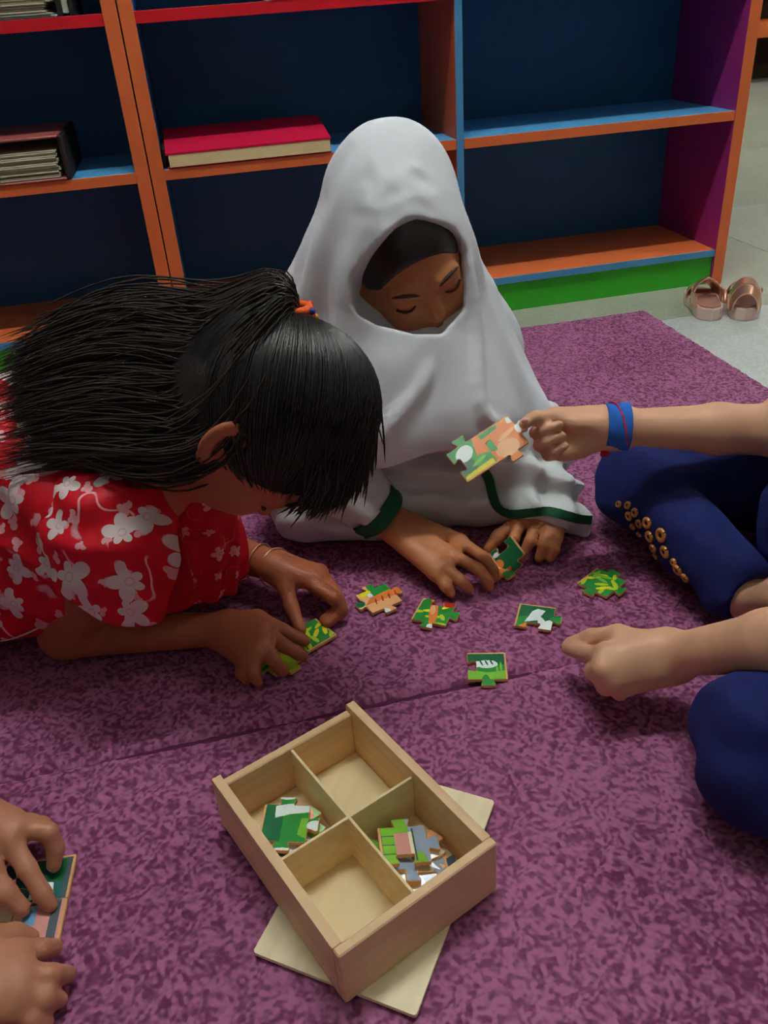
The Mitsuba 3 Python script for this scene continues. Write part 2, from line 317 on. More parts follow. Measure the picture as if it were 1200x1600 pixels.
# a thick red book lying on the middle shelf
def paper_fn(c, k):
    c = A(c); return lambda p, n, uv: mix((c * .8).tolist(), (c * 1.05).tolist(), noise(p.x * 3, p.y * 3, p.z * k))
textured('mat_pages', paper_fn(rgb(240, 220, 164), 1500), 0.8, 0.1); textured('mat_old_paper', paper_fn(rgb(190, 186, 160), 900), 0.85, 0.1); plain('mat_crimson', rgb(196, 20, 62), 0.5); plain('mat_brown_cover', rgb(150, 78, 72), 0.35, 0.5); plain('mat_black_cover', rgb(34, 24, 24), 0.6)
SZ = .3935
b = thing('book', 'thick crimson book lying flat on the middle shelf left of the white headscarf', 'book')
p0, p1 = PY(266, 275, YF - .004), PY(520, 250, YF - .004); xa, xb = p0[0], p1[0]
def wedge(x0, x1, yz): m = trimesh.creation.extrude_polygon(Polygon(yz), x1 - x0); m.apply_transform(frame((x0, 0, 0), [0, 1, 0], [0, 0, 1], [1, 0, 0])); return m
part(b, 'pages', wedge(xa + .003, xb - .002, [(YF - .002, SZ + .003), (YF + .155, SZ + .003), (YF + .155, SZ + .052), (YF - .002, SZ + .026)]), 'mat_pages', label='cream page block')
part(b, 'cover', wedge(xa - .002, xb, [(YF - .003, SZ + .0262), (YF + .165, SZ + .054), (YF + .165, SZ + .058), (YF - .003, SZ + .0302)]), 'mat_crimson')
part(b, 'cover', cbox((xa - .002, YF + .003, SZ), (xb, YF + .165, SZ + .003), .001), 'mat_crimson')
part(b, 'spine', cbox((max(xa - .014, -.0565), YF + .012, SZ), (xa - .0015, YF + .16, SZ + .040), .004), 'mat_black_cover', label='dark spine')
# a lever arch binder full of papers on the left unit
b = thing('binder', 'worn brown binder stuffed with papers on the left bookshelf', 'binder')
xr = PY(116, 270, YF + .03)[0]; xl = xr - .31
part(b, 'cover', cbox((xl, YF - .002, SZ + .078), (xr - .012, YF + .25, SZ + .083), .002), 'mat_brown_cover'); part(b, 'cover', cbox((xl, YF - .002, SZ), (xr - .012, YF + .25, SZ + .005), .002), 'mat_brown_cover')
part(b, 'spine', cbox((xr - .014, YF - .002, SZ), (xr - .003, YF + .25, SZ + .083), .004), 'mat_black_cover', label='black spine')
rng = np.random.default_rng(2); sh = []
for i in range(16):
    z = SZ + .006 + i * .0032; j = rng.uniform(-.006, .004); sh.append(cbox((xl + .01, YF + .004 + j, z), (xr - .02 - abs(j), YF + .24, z + .0028), .0008))
part(b, 'paper', cat(sh), 'mat_old_paper', kind='stuff', label='stack of yellowed papers')
# papers and a dark folder on the left unit's upper shelf, a book on the upper shelf of the right unit
UZ = .6735
b = thing('paper_stack', 'loose stack of grey papers at the top left corner on the red edged shelf', 'paper stack'); sh = []
xr = PY(80, 30, YF + .02)[0]
for i in range(14): j = rng.uniform(-.008, .008); sh.append(cbox((xr - .27 + j, YF + .004 + abs(j), UZ + i * .004), (xr + j * 1.5 - i * .001, YF + .2, UZ + i * .004 + .0034), .001))
put(b, cat(sh), 'mat_old_paper')
b = thing('folder', 'black folder standing beside the grey paper stack on the top left shelf', 'folder')
part(b, 'cover', cbox((xr + .012, YF + .03, UZ), (xr + .022, YF + .22, UZ + .2), .002), 'mat_black_cover'); part(b, 'cover', cbox((xr + .034, YF + .03, UZ), (xr + .044, YF + .22, UZ + .2), .002), 'mat_black_cover')
part(b, 'paper', cbox((xr + .022, YF + .036, UZ + .004), (xr + .034, YF + .21, UZ + .19), .001), 'mat_old_paper')
b = thing('book', 'pale book lying on the red edged top shelf above the headscarf', 'book'); xa, xb = PY(425, 6, YF)[0], PY(560, 2, YF)[0]
part(b, 'pages', cbox((xa, YF - .001, UZ + .002), (xb, YF + .16, UZ + .02), .001), 'mat_pages'); part(b, 'cover', cbox((xa - .002, YF, UZ + .02), (xb + .002, YF + .165, UZ + .023), .001), 'mat_pages'); part(b, 'cover', cbox((xa - .002, YF, UZ), (xb + .002, YF + .165, UZ + .002), .0008), 'mat_pages')

# ------------------------------------------------------------------ two rugs meeting in a seam
def rug_col(p, n, uv):
    w = noise(p.x * 60, p.y * 60, 3.0) * 2.2
    q = noise(p.x * 205 - p.y * 160 + w, p.x * 165 + p.y * 200, 4.0); a = smoothstep(.22, .74, .58 * noise(p.x * 270 + w, p.y * 270 - w, 1.0) + .42 * q); b = fbm(p.x * 330, p.y * 330, 5.0, 2); l = fbm(p.x * 6, p.y * 6, 2.0, 3)
    t = smoothstep(.12, .92, 0.50 * a + 0.34 * b + 0.34 * l - .09)
    return mix(rgb(100, 46, 76), rgb(170, 106, 144), t)
def rug_bump(p, n, uv): return 0.0016 * fbm(p.x * 260, p.y * 260, 0.0, 3)
textured('mat_rug', rug_col, 0.95, 0.08, rug_bump, 1.0, 6e-4, sheen=0.8)
def rug_z(X, Y):
    P = np.stack([X, Y, X * 0], -1); wv = 1.5 * meshkit.noise(P * 60, 3)
    Q = P * 190 + np.stack([wv, -wv, wv * 0], -1)
    return -0.0034 + 0.0026 * meshkit.noise(Q, 1) + 0.0010 * meshkit.noise(P * 420, 2) - .0006
def rug(key, x0, x1, y0, y1, dense, label, zoff=0.0, lip=None):
    """one rug as a height field, dense where the photo looks"""
    xs = np.unique(np.r_[np.arange(x0, dense[0], .03), np.arange(max(dense[0], x0), min(dense[1], x1), .0042), np.arange(dense[1], x1, .03), x1]); xs = xs[(xs >= x0) & (xs <= x1)]
    ys = np.unique(np.r_[np.arange(y0, dense[2], .03), np.arange(max(dense[2], y0), min(dense[3], y1), .0042), np.arange(dense[3], y1, .03), y1]); ys = ys[(ys >= y0) & (ys <= y1)]
    X, Y = np.meshgrid(xs, ys, indexing='ij'); Z = rug_z(X, Y) + zoff
    if lip is not None: Z += lip(X, Y)
    e = np.minimum(np.minimum(X - x0, x1 - X), np.minimum(Y - y0, y1 - Y)); Z = np.maximum(Z, FZ + .0022); Z = np.where((e < 1e-9) & (np.abs(Y - SEAM) > .001), FZ + .0002, Z - .003 * np.clip(1 - e / .006, 0, 1))
    j = .0025 * (meshkit.noise(np.stack([X, Y, X * 0], -1) * 160, 9) - .5); m = (e < .004) & (np.abs(Y - SEAM) > .006); X = X + np.where(m, j, 0); Y = Y + np.where(m, j, 0)
    n1 = len(ys); i, k = np.meshgrid(np.arange(len(xs) - 1), np.arange(n1 - 1), indexing='ij'); a = (i * n1 + k).ravel()
    put(key, (np.stack([X, Y, Z], -1).reshape(-1, 3), np.stack([a, a + n1, a + n1 + 1, a + 1], 1)), 'mat_rug', True)
SEAM = .681
plain('mat_rug_backing', rgb(88, 42, 68), 0.95, 0.05)
def crease(X, Y): q = meshkit.noise(np.stack([X * 9, X * 0, X * 0], -1), 21); return (.0007 * np.exp(-((np.abs(SEAM - Y) - .012) / .006) ** 2) - .0052 * np.exp(-((SEAM - Y) / .0048) ** 2)) * np.clip(q * 2.4 - .5, .15, 1)
r = thing('rug', 'purple shaggy rug under the girls, reaching to the bookshelf', 'rug'); rug(r, -1.6, .985, SEAM + .0002, 1.765, (-.5, 1.0, 0, 1.78), '', 0.0, lambda X, Y: crease(X, Y)); part(r, 'backing', cbox((-1.595, SEAM, FZ + .0003), (.980, 1.76, FZ + .0016), .0002), 'mat_rug_backing')
r = thing('rug', 'purple shaggy rug under the puzzle box, nearest the camera', 'rug')
rug(r, -1.6, 1.3, -.9, SEAM - .0002, (-.42, .62, .26, .7), '', 0.0, lambda X, Y: crease(X, Y)); part(r, 'backing', cbox((-1.595, -.895, FZ + .0003), (1.295, SEAM, FZ + .0016), .0002), 'mat_rug_backing')
# ------------------------------------------------------------------ the wooden puzzle box on its lid
def wood_fn(c, ax, seed):
    c = A(c)
    def fn(p, n, uv):
        u, v = (p.x * ax[0] + p.y * ax[1]), (-p.x * ax[1] + p.y * ax[0])
        g = noise(u * 9 + seed, v * 160, p.z * 160); h = fbm(u * 5, v * 26 + seed, p.z * 26, 3)
        return mix((c * A([.80, .76, .68])).tolist(), (c * 1.06).tolist(), .45 * g + .55 * h)
    return fn
BT = .40616; be1, be2 = A([math.cos(BT), math.sin(BT), 0]), A([-math.sin(BT), math.cos(BT), 0]); BO = A([.0071, .3615, .0042])
textured('mat_box_wood', wood_fn(rgb(222, 188, 146), (be2[0], be2[1]), 1.7), 0.5, 0.3); textured('mat_box_wood_across', wood_fn(rgb(222, 188, 146), (be1[0], be1[1]), 5.1), 0.5, 0.3)
textured('mat_ply_wood', wood_fn(rgb(232, 214, 168), (.58, .82), 3.3), 0.5, 0.3)
BM = frame(BO, be1, be2, [0, 0, 1]); bw, bl, bh, bt = .158, .215, .0636, .0088
r = thing('puzzle_box', 'open wooden box with four compartments holding jigsaw pieces', 'box'); PBOX = r
def bpart(n, lo, hi, m, b=.0012): return part(r, n, xf(cbox(lo, hi, b), BM), m)
def side(x0):
    """long side whose far end rises as a rounded ear"""
    pr = Polygon([(bt, 0), (bl, 0), (bl, bh - .002), (bl - .002, bh), (bt, bh)])
    m = trimesh.creation.extrude_polygon(pr, bt); m.apply_transform(frame((x0, 0, 0), [0, 1, 0], [0, 0, 1], [1, 0, 0])); return m
for x0 in (0, bw - bt): part(r, 'side_wall', xf(side(x0), BM), 'mat_box_wood')
bpart('end_wall', (0, 0, 0), (bw, bt, bh), 'mat_box_wood_across'); bpart('end_wall', (bt, bl - bt - .002, 0), (bw - bt, bl - .002, bh - .0065), 'mat_box_wood_across')
bpart('base', (bt, bt, .001), (bw - bt, bl - bt - .002, .0045), 'mat_ply_wood')
ym, xm, dh = .5 * bl - .002, .5 * bw, bh - .0085
bpart('divider', (xm - .0014, bt, .0045), (xm + .0014, bl - bt - .002, dh), 'mat_ply_wood', .0004); bpart('divider', (bt, ym - .0014, .0045), (bw - bt, ym + .0014, dh), 'mat_ply_wood', .0004)
lid = thing('box_lid', 'thin pale plywood lid lying askew under the puzzle box', 'lid')
lB, lL, lR = A([.0578, .3391]), A([-.0585, .4254]), A([.1814, .5140]); ex = unit(lR - lB); ey = unit(lL - lB)
lp = Polygon([(0, 0), (.214, 0), (.214, .1448), (0, .1448)]).buffer(-.003).buffer(.003, quad_segs=3)
m = trimesh.creation.extrude_polygon(lp, .004); m.apply_transform(frame((lB[0], lB[1], .0002), [ex[0], ex[1], 0], [-ex[1], ex[0], 0], [0, 0, 1])); textured('mat_lid_wood', wood_fn(rgb(244, 232, 196), (.58, .82), 3.3), 0.5, 0.3); put(lid, m, 'mat_lid_wood')
# ------------------------------------------------------------------ the girl in the white headscarf
def skin(key, c):
    c = A(rgb(*c)); return textured(key, lambda p, n, uv: mix((c * .86).tolist(), (c * 1.08).tolist(), fbm(p.x * 40, p.y * 40, p.z * 40, 3)), 0.5, 0.35)
skin('mat_skin_a', (186, 118, 76)); skin('mat_skin_b', (164, 92, 62)); skin('mat_skin_c', (220, 168, 134)); skin('mat_skin_d', (180, 122, 94))
plain('mat_brow', rgb(62, 36, 26), 0.7); plain('mat_lips', rgb(150, 78, 66), 0.45); plain('mat_hair', rgb(25, 20, 19), 0.40, 0.5); plain('mat_nail', rgb(226, 176, 156), 0.25, 0.5)
def weave(key, c, rough=0.75, **kw):
    c = A(rgb(*c)); return textured(key, lambda p, n, uv: mix((c * .93).tolist(), (c * 1.03).tolist(), .5 * noise(p.x * 900, p.y * 900, p.z * 900) + .5 * fbm(p.x * 30, p.y * 30, p.z * 30, 2)), rough, 0.2, **kw)
weave('mat_hijab', (218, 222, 228), sheen=0.3); weave('mat_kameez', (206, 212, 212), 0.5); weave('mat_trim', (30, 84, 56), 0.7)
pa = thing('person', 'girl in a white headscarf and pale uniform with dark green trim, seated before the bookshelf', 'person')
HF = unit([.25, -.62, -.74]); HE = unit([.95, 0, .31]); HE = unit(HE - HF * (HE @ HF)); HU = unit(np.cross(HE, HF)); HU = HU if HU[2] > 0 else -HU
_a = math.radians(24); HF, HU = HF * math.cos(_a) + HU * math.sin(_a), HU * math.cos(_a) - HF * math.sin(_a)      # head bowed over her work
HC = PY(688, 500, .985) - .105 * HF + .022 * HU; NB = A([.236, 1.125, .335])
shR, shL = A([.145, 1.13, .285]), A([.325, 1.12, .275])        # her right shoulder stands on the photo's left
elR, elL = px(520, 738, .125), A([.405, 1.01, .115]); wrR, wrL = px(604, 812, .052), px(862, 800, .045)
B = Field((-.06, .80, -.002), (.54, 1.38, .56), .0028)
Qa = head(B, HC, HE, HF, HU)
B.cap(HC - .03 * HF - .05 * HU, NB, .036, .045, .02); B.cap(NB, A([.245, 1.20, .14]), .07, .095, .03); B.cap(A([.245, 1.21, .1]) - [.05, 0, 0], A([.245, 1.21, .1]) + [.05, 0, 0], .09, .09, .03)
for a, b, c in ((shR, elR, wrR), (shL, elL, wrL)): B.cap(NB - [0, 0, .04], a, .05, .042, .03); B.cap(a, b, .036, .029, .01); B.cap(b, c, .027, .0195, .01)
for sx in (-1, 1):        # crossed legs
    kn, an = A([.245 + sx * .18, 1.065, .062]), A([.245 - sx * .06, 1.04, .04]); B.cap(A([.245 + sx * .06, 1.2, .075]), kn, .068, .050, .02); B.cap(kn, an, .045, .030, .01); B.cap(an, an + A([-sx * .09, .03, -.01]), .026, .02, .01)
hand(B, wrR, [px(719, 846, .034), px(708, 868, .034), px(695, 886, .03), px(681, 896, .026)],
     [[px(757, 872, .030), px(771, 893, .014), px(773, 903, .008)], [px(748, 890, .030), px(763, 908, .016), px(765, 917, .008)], [px(722, 909, .024), px(734, 921, .009)], [px(697, 916, .018), px(705, 927, .009)]],
     [px(700, 838, .022), px(738, 862, .014), px(764, 884, .010)])
hand(B, wrL, [px(814, 815, .040), px(838, 814, .040), px(855, 826, .036), px(867, 840, .030)],
     [[px(803, 842, .030), px(798, 862, .012)], [px(828, 846, .030), px(814, 872, .010)], [px(850, 852, .026), px(842, 872, .009)], [px(866, 858, .02), px(860, 872, .009)]],
     [px(806, 820, .03), px(778, 838, .024), px(762, 858, .012)])
B.floor(.0005); part(pa, 'body', B.mesh(), 'mat_skin_a', True)
# brows, lashes and lips
for x in (-1, 1):
    part(pa, 'eyebrow', tube(spline([Qa(x * .013, .0885, .016), Qa(x * .030, .0835, .021), Qa(x * .047, .072, .016)], 8), [.001, .0022, .0026, .0026, .0025, .002, .0015, .0008], 6), 'mat_brow', True)
    part(pa, 'eyelashes', tube(spline([Qa(x * .017, .0775, -.005), Qa(x * .030, .0832, -.0085), Qa(x * .044, .0745, -.005)], 8), .0015, 6), 'mat_brow', True)
part(pa, 'lips', tube(spline([Qa(-.015, .081, -.054), Qa(0, .0875, -.0545), Qa(.015, .081, -.054)], 8), [.001, .003, .004, .0045, .0045, .004, .003, .001], 8), 'mat_lips', True)
HB = Field(HC - .13, HC + .13, .003); HB.ell(HC - .010 * HF + .018 * HU, (.0725, .090, .088), A([HE, HF, HU]))
HB.op(lambda P: sd_ell(P, HC + .115 * HF - .028 * HU, A([.090, .085, .092]), A([HE, HF, HU])), HC - .2, HC + .2, .004, 'cut')
part(pa, 'hair', HB.mesh(), 'mat_hair', True, label='dark hair at the forehead under the scarf')
# the headscarf: one cloth over head, shoulders and arms
K = Field((-.06, .84, .05), (.54, 1.36, .60), .0034); axs = A([HE, HF, HU])
K.ell(HC - .028 * HF + .012 * HU, (.090, .118, .106), axs); K.ell(HC - .088 * HF + .040 * HU + .030 * HE, (.070, .070, .074), axs, .05)
K.cap(HC - .03 * HF - .06 * HU, NB + [0, 0, .0], .085, .105, .05)
K.cap(NB + [-.005, -.03, -.02], A([.235, 1.05, .18]), .115, .135, .05); K.cap(shR, elR + [.0, .02, .0], .058, .058, .03); K.cap(shL, elL + [-.005, .01, .01], .055, .050, .03); K.cap(shR, shL, .058, .055, .03); K.cap(A([.16, 1.13, .2]), A([.32, 1.13, .2]), .11, .11, .03)
K.cap(HC - .02 * HF - .050 * HE, shR + [.01, 0, .02], .055, .055, .05)
def hfold(P):
    x, y, z = (P - A([.24, 1.13, .3])).T; a = np.arctan2(x, -y); t = np.clip((.46 - P[:, 2]) / .25, 0, 1)
    w = meshkit.noise(np.stack([a * 2.2, P[:, 2] * 3, a * 0], -1), 5)
    fl = .0095 * t * (np.sin(a * 9 + 2.5 * w + P[:, 2] * 4) * .7 + .5 * np.sin(a * 17 + 5 * w)) * (0.35 + .9 * w)
    q = (P - HC) @ axs.T; c = np.clip(1 - np.linalg.norm(q - A([.02, .03, .11]), axis=1) / .085, 0, 1)          # crumpled over the forehead
    fl += .011 * c * (meshkit.fbm(P * 38, 2, 3) - .5) * 2
    fl += .0045 * np.sin(q[:, 1] * 80 + 45 * q[:, 0] + 7 * w) * np.clip(q[:, 0] * -14, 0, 1) * np.clip((q[:, 2] + .1) * 9, 0, 1)
    return fl
K.warp(hfold)
# the opening for the face, a soft-cornered shape in the head's own frontal plane
GV = unit(.46 * HF + .86 * HU); GH = np.cross(HE, GV)
def hole_pt(u, v, h=.06): d = ray(u, v); q = CAM + d * (((HC + h * GV - CAM) @ GV) / (d @ GV)) - HC; return q @ HE, q @ GH
FO = Polygon([hole_pt(*a) for a in [(552, 470), (553, 440), (584, 408), (620, 376), (648, 362), (706, 364), (728, 384), (732, 424), (727, 466), (690, 512), (646, 514), (592, 502), (562, 486)]]).buffer(.002)
def face_hole(P):
    import shapely
    q = P.reshape(-1, 3) - HC; a, b = q @ HE, q @ GH; pts = shapely.points(a, b); d = shapely.distance(FO.exterior, pts) * np.where(shapely.contains(FO, pts), -1, 1)
    return np.maximum(d, -.012 - q @ GV).reshape(P.shape[:-1])
K.op(face_hole, HC - .15, HC + .15, .005, 'cut')
for sx, ex, ez, r_ in ((-.058, .195, .17, .040), (-.02, .235, .165, .047), (.02, .28, .165, .047), (.056, .325, .17, .040)): K.cap(HC + sx * HE + .034 * HF - .094 * HU, (ex, .998, ez), r_, r_ + .014, .035)
def low_edge(P): return P[..., 2] - (.160 + .008 * np.sin(P[..., 0] * 26 + 1))
for q_, r_ in (([(724, 392), (736, 450), (742, 520), (743, 590), (752, 640), (790, 662)], .007), ([(668, 570), (655, 606), (618, 652), (602, 690)], .005)):
    g_ = [K.trace(a, b)[0] for a, b in q_]; g_ = [p for p in g_ if p is not None]
    if len(g_) > 2: g_ = spline(g_, 14); K.chain(g_, np.r_[np.linspace(r_ * .4, r_, 4), np.full(6, r_), np.linspace(r_, r_ * .4, 4)], .012)
K.op(low_edge, K.lo, K.lo + K.n * K.h, .01, 'cut')
part(pa, 'headscarf', K.mesh(), 'mat_hijab', True, label='white headscarf draped over head and shoulders')
# the long shirt over her crossed legs
L = Field((-.06, .86, -.004), (.56, 1.38, .26), .0034)
L.cap((.10, 1.065, .072), (.40, 1.055, .072), .071, .071); L.cap((.245, 1.2, .1), (.245, 1.14, .2), .135, .125, .05)
for sx in (-1, 1): L.cap((.245 + sx * .06, 1.2, .085), (.245 + sx * .168, 1.065, .07), .085, .066, .04)
L.cap((.14, 1.025, .045), (.36, 1.0, .045), .046, .046, .03); L.cap((.36, 1.03, .10), (.392, .965, .055), .052, .040, .04); L.cap((.388, .965, .05), (.455, .920, .006), .038, .009, .025); L.cap((.40, 1.02, .06), (.442, .95, .012), .046, .018, .03)
def lfold(P):
    w = meshkit.fbm(P * A([7, 9, 9]), 3, 8); d = (P[:, 0] - .1) * .5 + (P[:, 1] - .9) * .9 + P[:, 2] * 1.2
    return .0095 * np.sin(d * 62 + 9 * w) * (.25 + w) + .006 * np.sin((P[:, 0] * 1.1 - P[:, 2] * .7) * 95 + 7 * w) * np.clip((P[:, 0] - .2) * 6, .2, 1)
L.cap(elL, wrL, .044, .034, .03); L.cap((.36, 1.03, .12), (.418, .945, .035), .046, .026, .03)
L.warp(lfold); L.floor(.001)
part(pa, 'shirt', L.mesh(), 'mat_kameez', True, label='pale long shirt spread over crossed legs')
def traced(Fd, pts, n, min_ok=4):
    uv = spline([(a, b, 0) for a, b in pts], n)[:, :2]; P, N = [], []
    for a, b in uv:
        p, nn = Fd.trace(a, b)
        if p is not None: P.append(p); N.append(nn)
    P, N = A(P), A(N)
    for _ in range(2): P[1:-1] = (P[:-2] + 2 * P[1:-1] + P[2:]) / 4; N[1:-1] = (N[:-2] + 2 * N[1:-1] + N[2:]) / 4
    return P, N / np.linalg.norm(N, axis=1, keepdims=True)
P_, N_ = traced(L, [(757, 735), (768, 765), (778, 792), (800, 803), (835, 798), (870, 802), (905, 810), (930, 812)], 30)
part(pa, 'green_trim', ribbon(P_, N_, .013, .0014, .0026), 'mat_trim', True, label='dark green trim along the hem')
# her right sleeve and its green cuff
sd = unit(wrR - elR); c1 = wrR - sd * .004
part(pa, 'sleeve', sleeve(elR - sd * .01, c1 - sd * .022, .052, .040, .003, 36, 14, .0035, 1.0), 'mat_kameez', True); part(pa, 'cuff', sleeve(c1 - sd * .024, c1, .0405, .0385, .0035, 36, 5, .002, 1.0), 'mat_trim', True, label='dark green cuff')
# ------------------------------------------------------------------ the girl in the red flowered dress, leaning on her elbows over the rug
pb = thing('person', 'girl with long dark ponytail and red flowered dress, leaning on the rug on her forearms', 'person')
GF = unit([.12, -.08, -.98]); GU = unit([.93, -.35, .14]); GU = unit(GU - GF * (GU @ GF)); GE = np.cross(GU, GF)      # her left
GC = CAM + ray(405, 655) * .84; GS = 1.02
gn = A([-.075, .875, .262]); gsR, gsL = A([-.135, .790, .205]), A([-.06, .985, .205]); geR, geL = A([-.245, .868, .034]), A([-.075, 1.0, .045])
gwR, gwL = px(352, 984, .030), px(428, 884, .055)
B = Field((-.74, .66, -.002), (.22, 1.2, .45), .003)
Qb = head(B, GC, GE, GF, GU, GS, .75)
B.cap(GC - .025 * GF - .055 * GU, gn, .037, .042, .02); B.cap(gn, A([-.2, .93, .21]), .06, .08, .03); B.cap(A([-.2, .93, .21]), A([-.5, 1.02, .21]), .085, .095, .03)
B.cap(gn, gsR, .045, .042, .03); B.cap(gn, gsL, .045, .042, .03)
for a, b, c in ((gsR, geR, gwR), (gsL, geL, gwL)): B.cap(a, b, .037, .0305, .012); B.cap(b, c, .0315, .0195, .012)
for y in (.94, 1.1): B.cap((-.5, y, .2), (-.34, y + .02, .065), .075, .055, .03); B.cap((-.34, y + .02, .06), (-.6, y + .02, .045), .05, .04, .02)
hand(B, gwR, [px(412, 982, .036), px(412, 1004, .036), px(400, 1022, .032), px(384, 1034, .026)],
     [[px(446, 1010, .030), px(466, 1022, .018), px(474, 1026, .011)], [px(428, 1032, .028), px(440, 1046, .013), px(443, 1050, .009)], [px(396, 1052, .020), px(403, 1066, .009)], [px(378, 1052, .016), px(385, 1062, .009)]],
     [px(402, 966, .034), px(440, 985, .026), px(476, 1001, .012)], wr=.0175)
hand(B, gwL, [px(470, 904, .046), px(486, 904, .046), px(496, 900, .04), px(500, 894, .034)],
     [[px(520, 934, .036), px(533, 950, .020), px(506, 968, .009)], [px(528, 936, .030), px(534, 956, .014), px(512, 974, .008)], [px(526, 930, .022), px(530, 946, .012)], [px(520, 920, .018), px(526, 934, .010)]],
     [px(446, 918, .040), px(456, 950, .024), px(470, 984, .010)], wr=.0165)
B.floor(.0005); part(pb, 'body', B.mesh(), 'mat_skin_b', True)
for x in (-1, 1):
    part(pb, 'eyebrow', tube(spline([Qb(x * .013, .0885, .016), Qb(x * .030, .0835, .021), Qb(x * .047, .072, .016)], 8), [.001, .0022, .0026, .0026, .0025, .002, .0015, .0008], 6), 'mat_brow', True)
    part(pb, 'eyelashes', tube(spline([Qb(x * .017, .0775, -.005), Qb(x * .030, .0832, -.0085), Qb(x * .044, .0745, -.005)], 8), .0015, 6), 'mat_brow', True)
part(pb, 'lips', tube(spline([Qb(-.015, .081, -.054), Qb(0, .0875, -.0545), Qb(.015, .081, -.054)], 8), [.001, .003, .004, .0045, .0045, .004, .003, .001], 8), 'mat_lips', True)
# bangles on her left wrist
plain('mat_bangle', rgb(212, 186, 160), 0.28, 0.5, metallic=0.9)
fa = unit(gwL - geL)
for d in (-.026, .002):
    c = gwL + fa * d - [0, 0, .003]; part(pb, 'bangle', torus(c, fa + A([.12, .0, -.12]) * (1 if d < 0 else -.6), .0262, .0013, 30, 6), 'mat_bangle', True)
# printed cotton: flowers and vines laid out in the cloth's own coordinates
def flowers(u, v, cell, rad, seed, pet=5):
    u, v = mi.Float(u) / cell, mi.Float(v) / cell; m = mi.Float(0); core = mi.Float(0)
    for a in (-1, 0, 1):
        for b in (-1, 0, 1):
            cx, cy = dr.floor(u) + a, dr.floor(v) + b; r1, r2, r3 = (mikit.cell_rand(cx + seed, cy, k) for k in (1, 2, 3))
            x, y = u - (cx + .15 + .7 * r1), v - (cy + .15 + .7 * r2); d = dr.sqrt(x * x + y * y); ph = dr.atan2(y, x) + 6.28 * r3
            R = rad / cell * (.75 + .5 * mikit.cell_rand(cx, cy, 4 + seed)); edge = R * (.52 + .48 * dr.abs(dr.sin(ph * pet * .5)))
            edge = edge * dr.select(dr.sin(ph + 2) > -.2, 1.0, .62)
            m = dr.maximum(m, smoothstep(1.04, .95, d / edge)); core = dr.maximum(core, smoothstep(.05, .02, dr.abs(d / R - .18)) * .6)
    return m, core
def vines(u, v, s, seed, w=.022):
    a = noise(u * s + seed, v * s, seed); b = noise(u * s * .8 + 31, v * s * .8 + seed, 7.0)
    return smoothstep(w * 1.5, w * .7, dr.abs(a - .5)) * smoothstep(.45, .55, b)
def big_print(p, n, uv):
    u, v = uv.x, uv.y; m, c = flowers(u, v, .045, .020, 3); m2, _ = flowers(u + .02, v + .013, .030, .0075, 9, 3); vn = vines(u, v, 42, 2.0, .034)
    w = fbm(u * 60, v * 60, 1.0, 2)
    col = mix(rgb(206, 14, 36), rgb(186, 10, 30), w)
    col = mix(col, rgb(230, 168, 176), dr.clip(dr.maximum(vn * .85, m2 * .9), 0, 1)); return mix(col, rgb(226, 208, 208), m * (1 - c * .55))
def small_print(p, n, uv):
    u, v = uv.x, uv.y; m, c = flowers(u, v, .034, .0085, 5); vn = vines(u, v, 60, 4.0, .012)
    return mix(mix(rgb(186, 10, 32), rgb(168, 6, 26), fbm(u * 50, v * 50, 1.0, 2)), rgb(226, 150, 156), dr.clip(m * .8 * (1 - c) + vn * .35, 0, 1))
textured('mat_big_print', big_print, 0.55, 0.3); textured('mat_small_print', small_print, 0.6, 0.25); plain('mat_piping', rgb(226, 200, 196), 0.6)
def axis_uv(mesh, p, q, up=(0, 0, 1)):
    p, q = A(p, float), A(q, float); ax = unit(q - p); x = unit(np.cross(up, ax)); y = np.cross(ax, x); V = A(mesh.vertices) - p
    a = np.arctan2(V @ x, V @ y); r = np.hypot(V @ x, V @ y); return np.stack([V @ ax, a * float(np.median(r))], 1)
S = Field((-.76, .70, -.002), (.06, 1.24, .42), .0036)
S.cap(gn + [-.05, .012, -.012], (-.22, .93, .205), .075, .115, .03); S.cap((-.22, .93, .205), (-.55, 1.0, .215), .122, .13, .04); S.cap((-.25, .90, .12), (-.55, .93, .09), .07, .085, .08)
S.cap(gsR + [-.03, .03, 0], gsL + [-.03, -.03, 0], .062, .06, .05)
def sfold(P):
    w = meshkit.fbm(P * 8, 3, 4); return .006 * np.sin((P[:, 0] * .8 + P[:, 2] * .9 - P[:, 1] * .3) * 70 + 8 * w) * (.2 + w)
S.warp(sfold); S.cap(GC - .03 * GF - .06 * GU, gn, .046, .05, .004, 'cut'); S.floor(.002)
m = S.mesh(); part(pb, 'dress', m, 'mat_big_print', True, uv=A(m.vertices) @ np.stack([unit([.99, -.1, .05]), unit([-.05, .62, .78])], 1), label='red dress with white flowers')
P_, N_ = traced(S, [(1, 1000), (20, 996), (42, 988), (62, 978)], 16)
if len(P_) > 5: part(pb, 'piping', ribbon(P_, N_, .003, .001, .0008), 'mat_piping', True, label='white piping at the hem')
S = Field((-.24, .74, .04), (.03, 1.06, .33), .003)          # the smocked front, hanging below the chest
S.cap(gn + [.02, -.02, -.035], (-.065, .885, .09), .045, .050, .02); S.cap((-.125, .90, .16), (-.125, .90, .06), .068, .07, .03); S.cap((-.068, .87, .13), (-.078, .875, .05), .042, .036, .02)
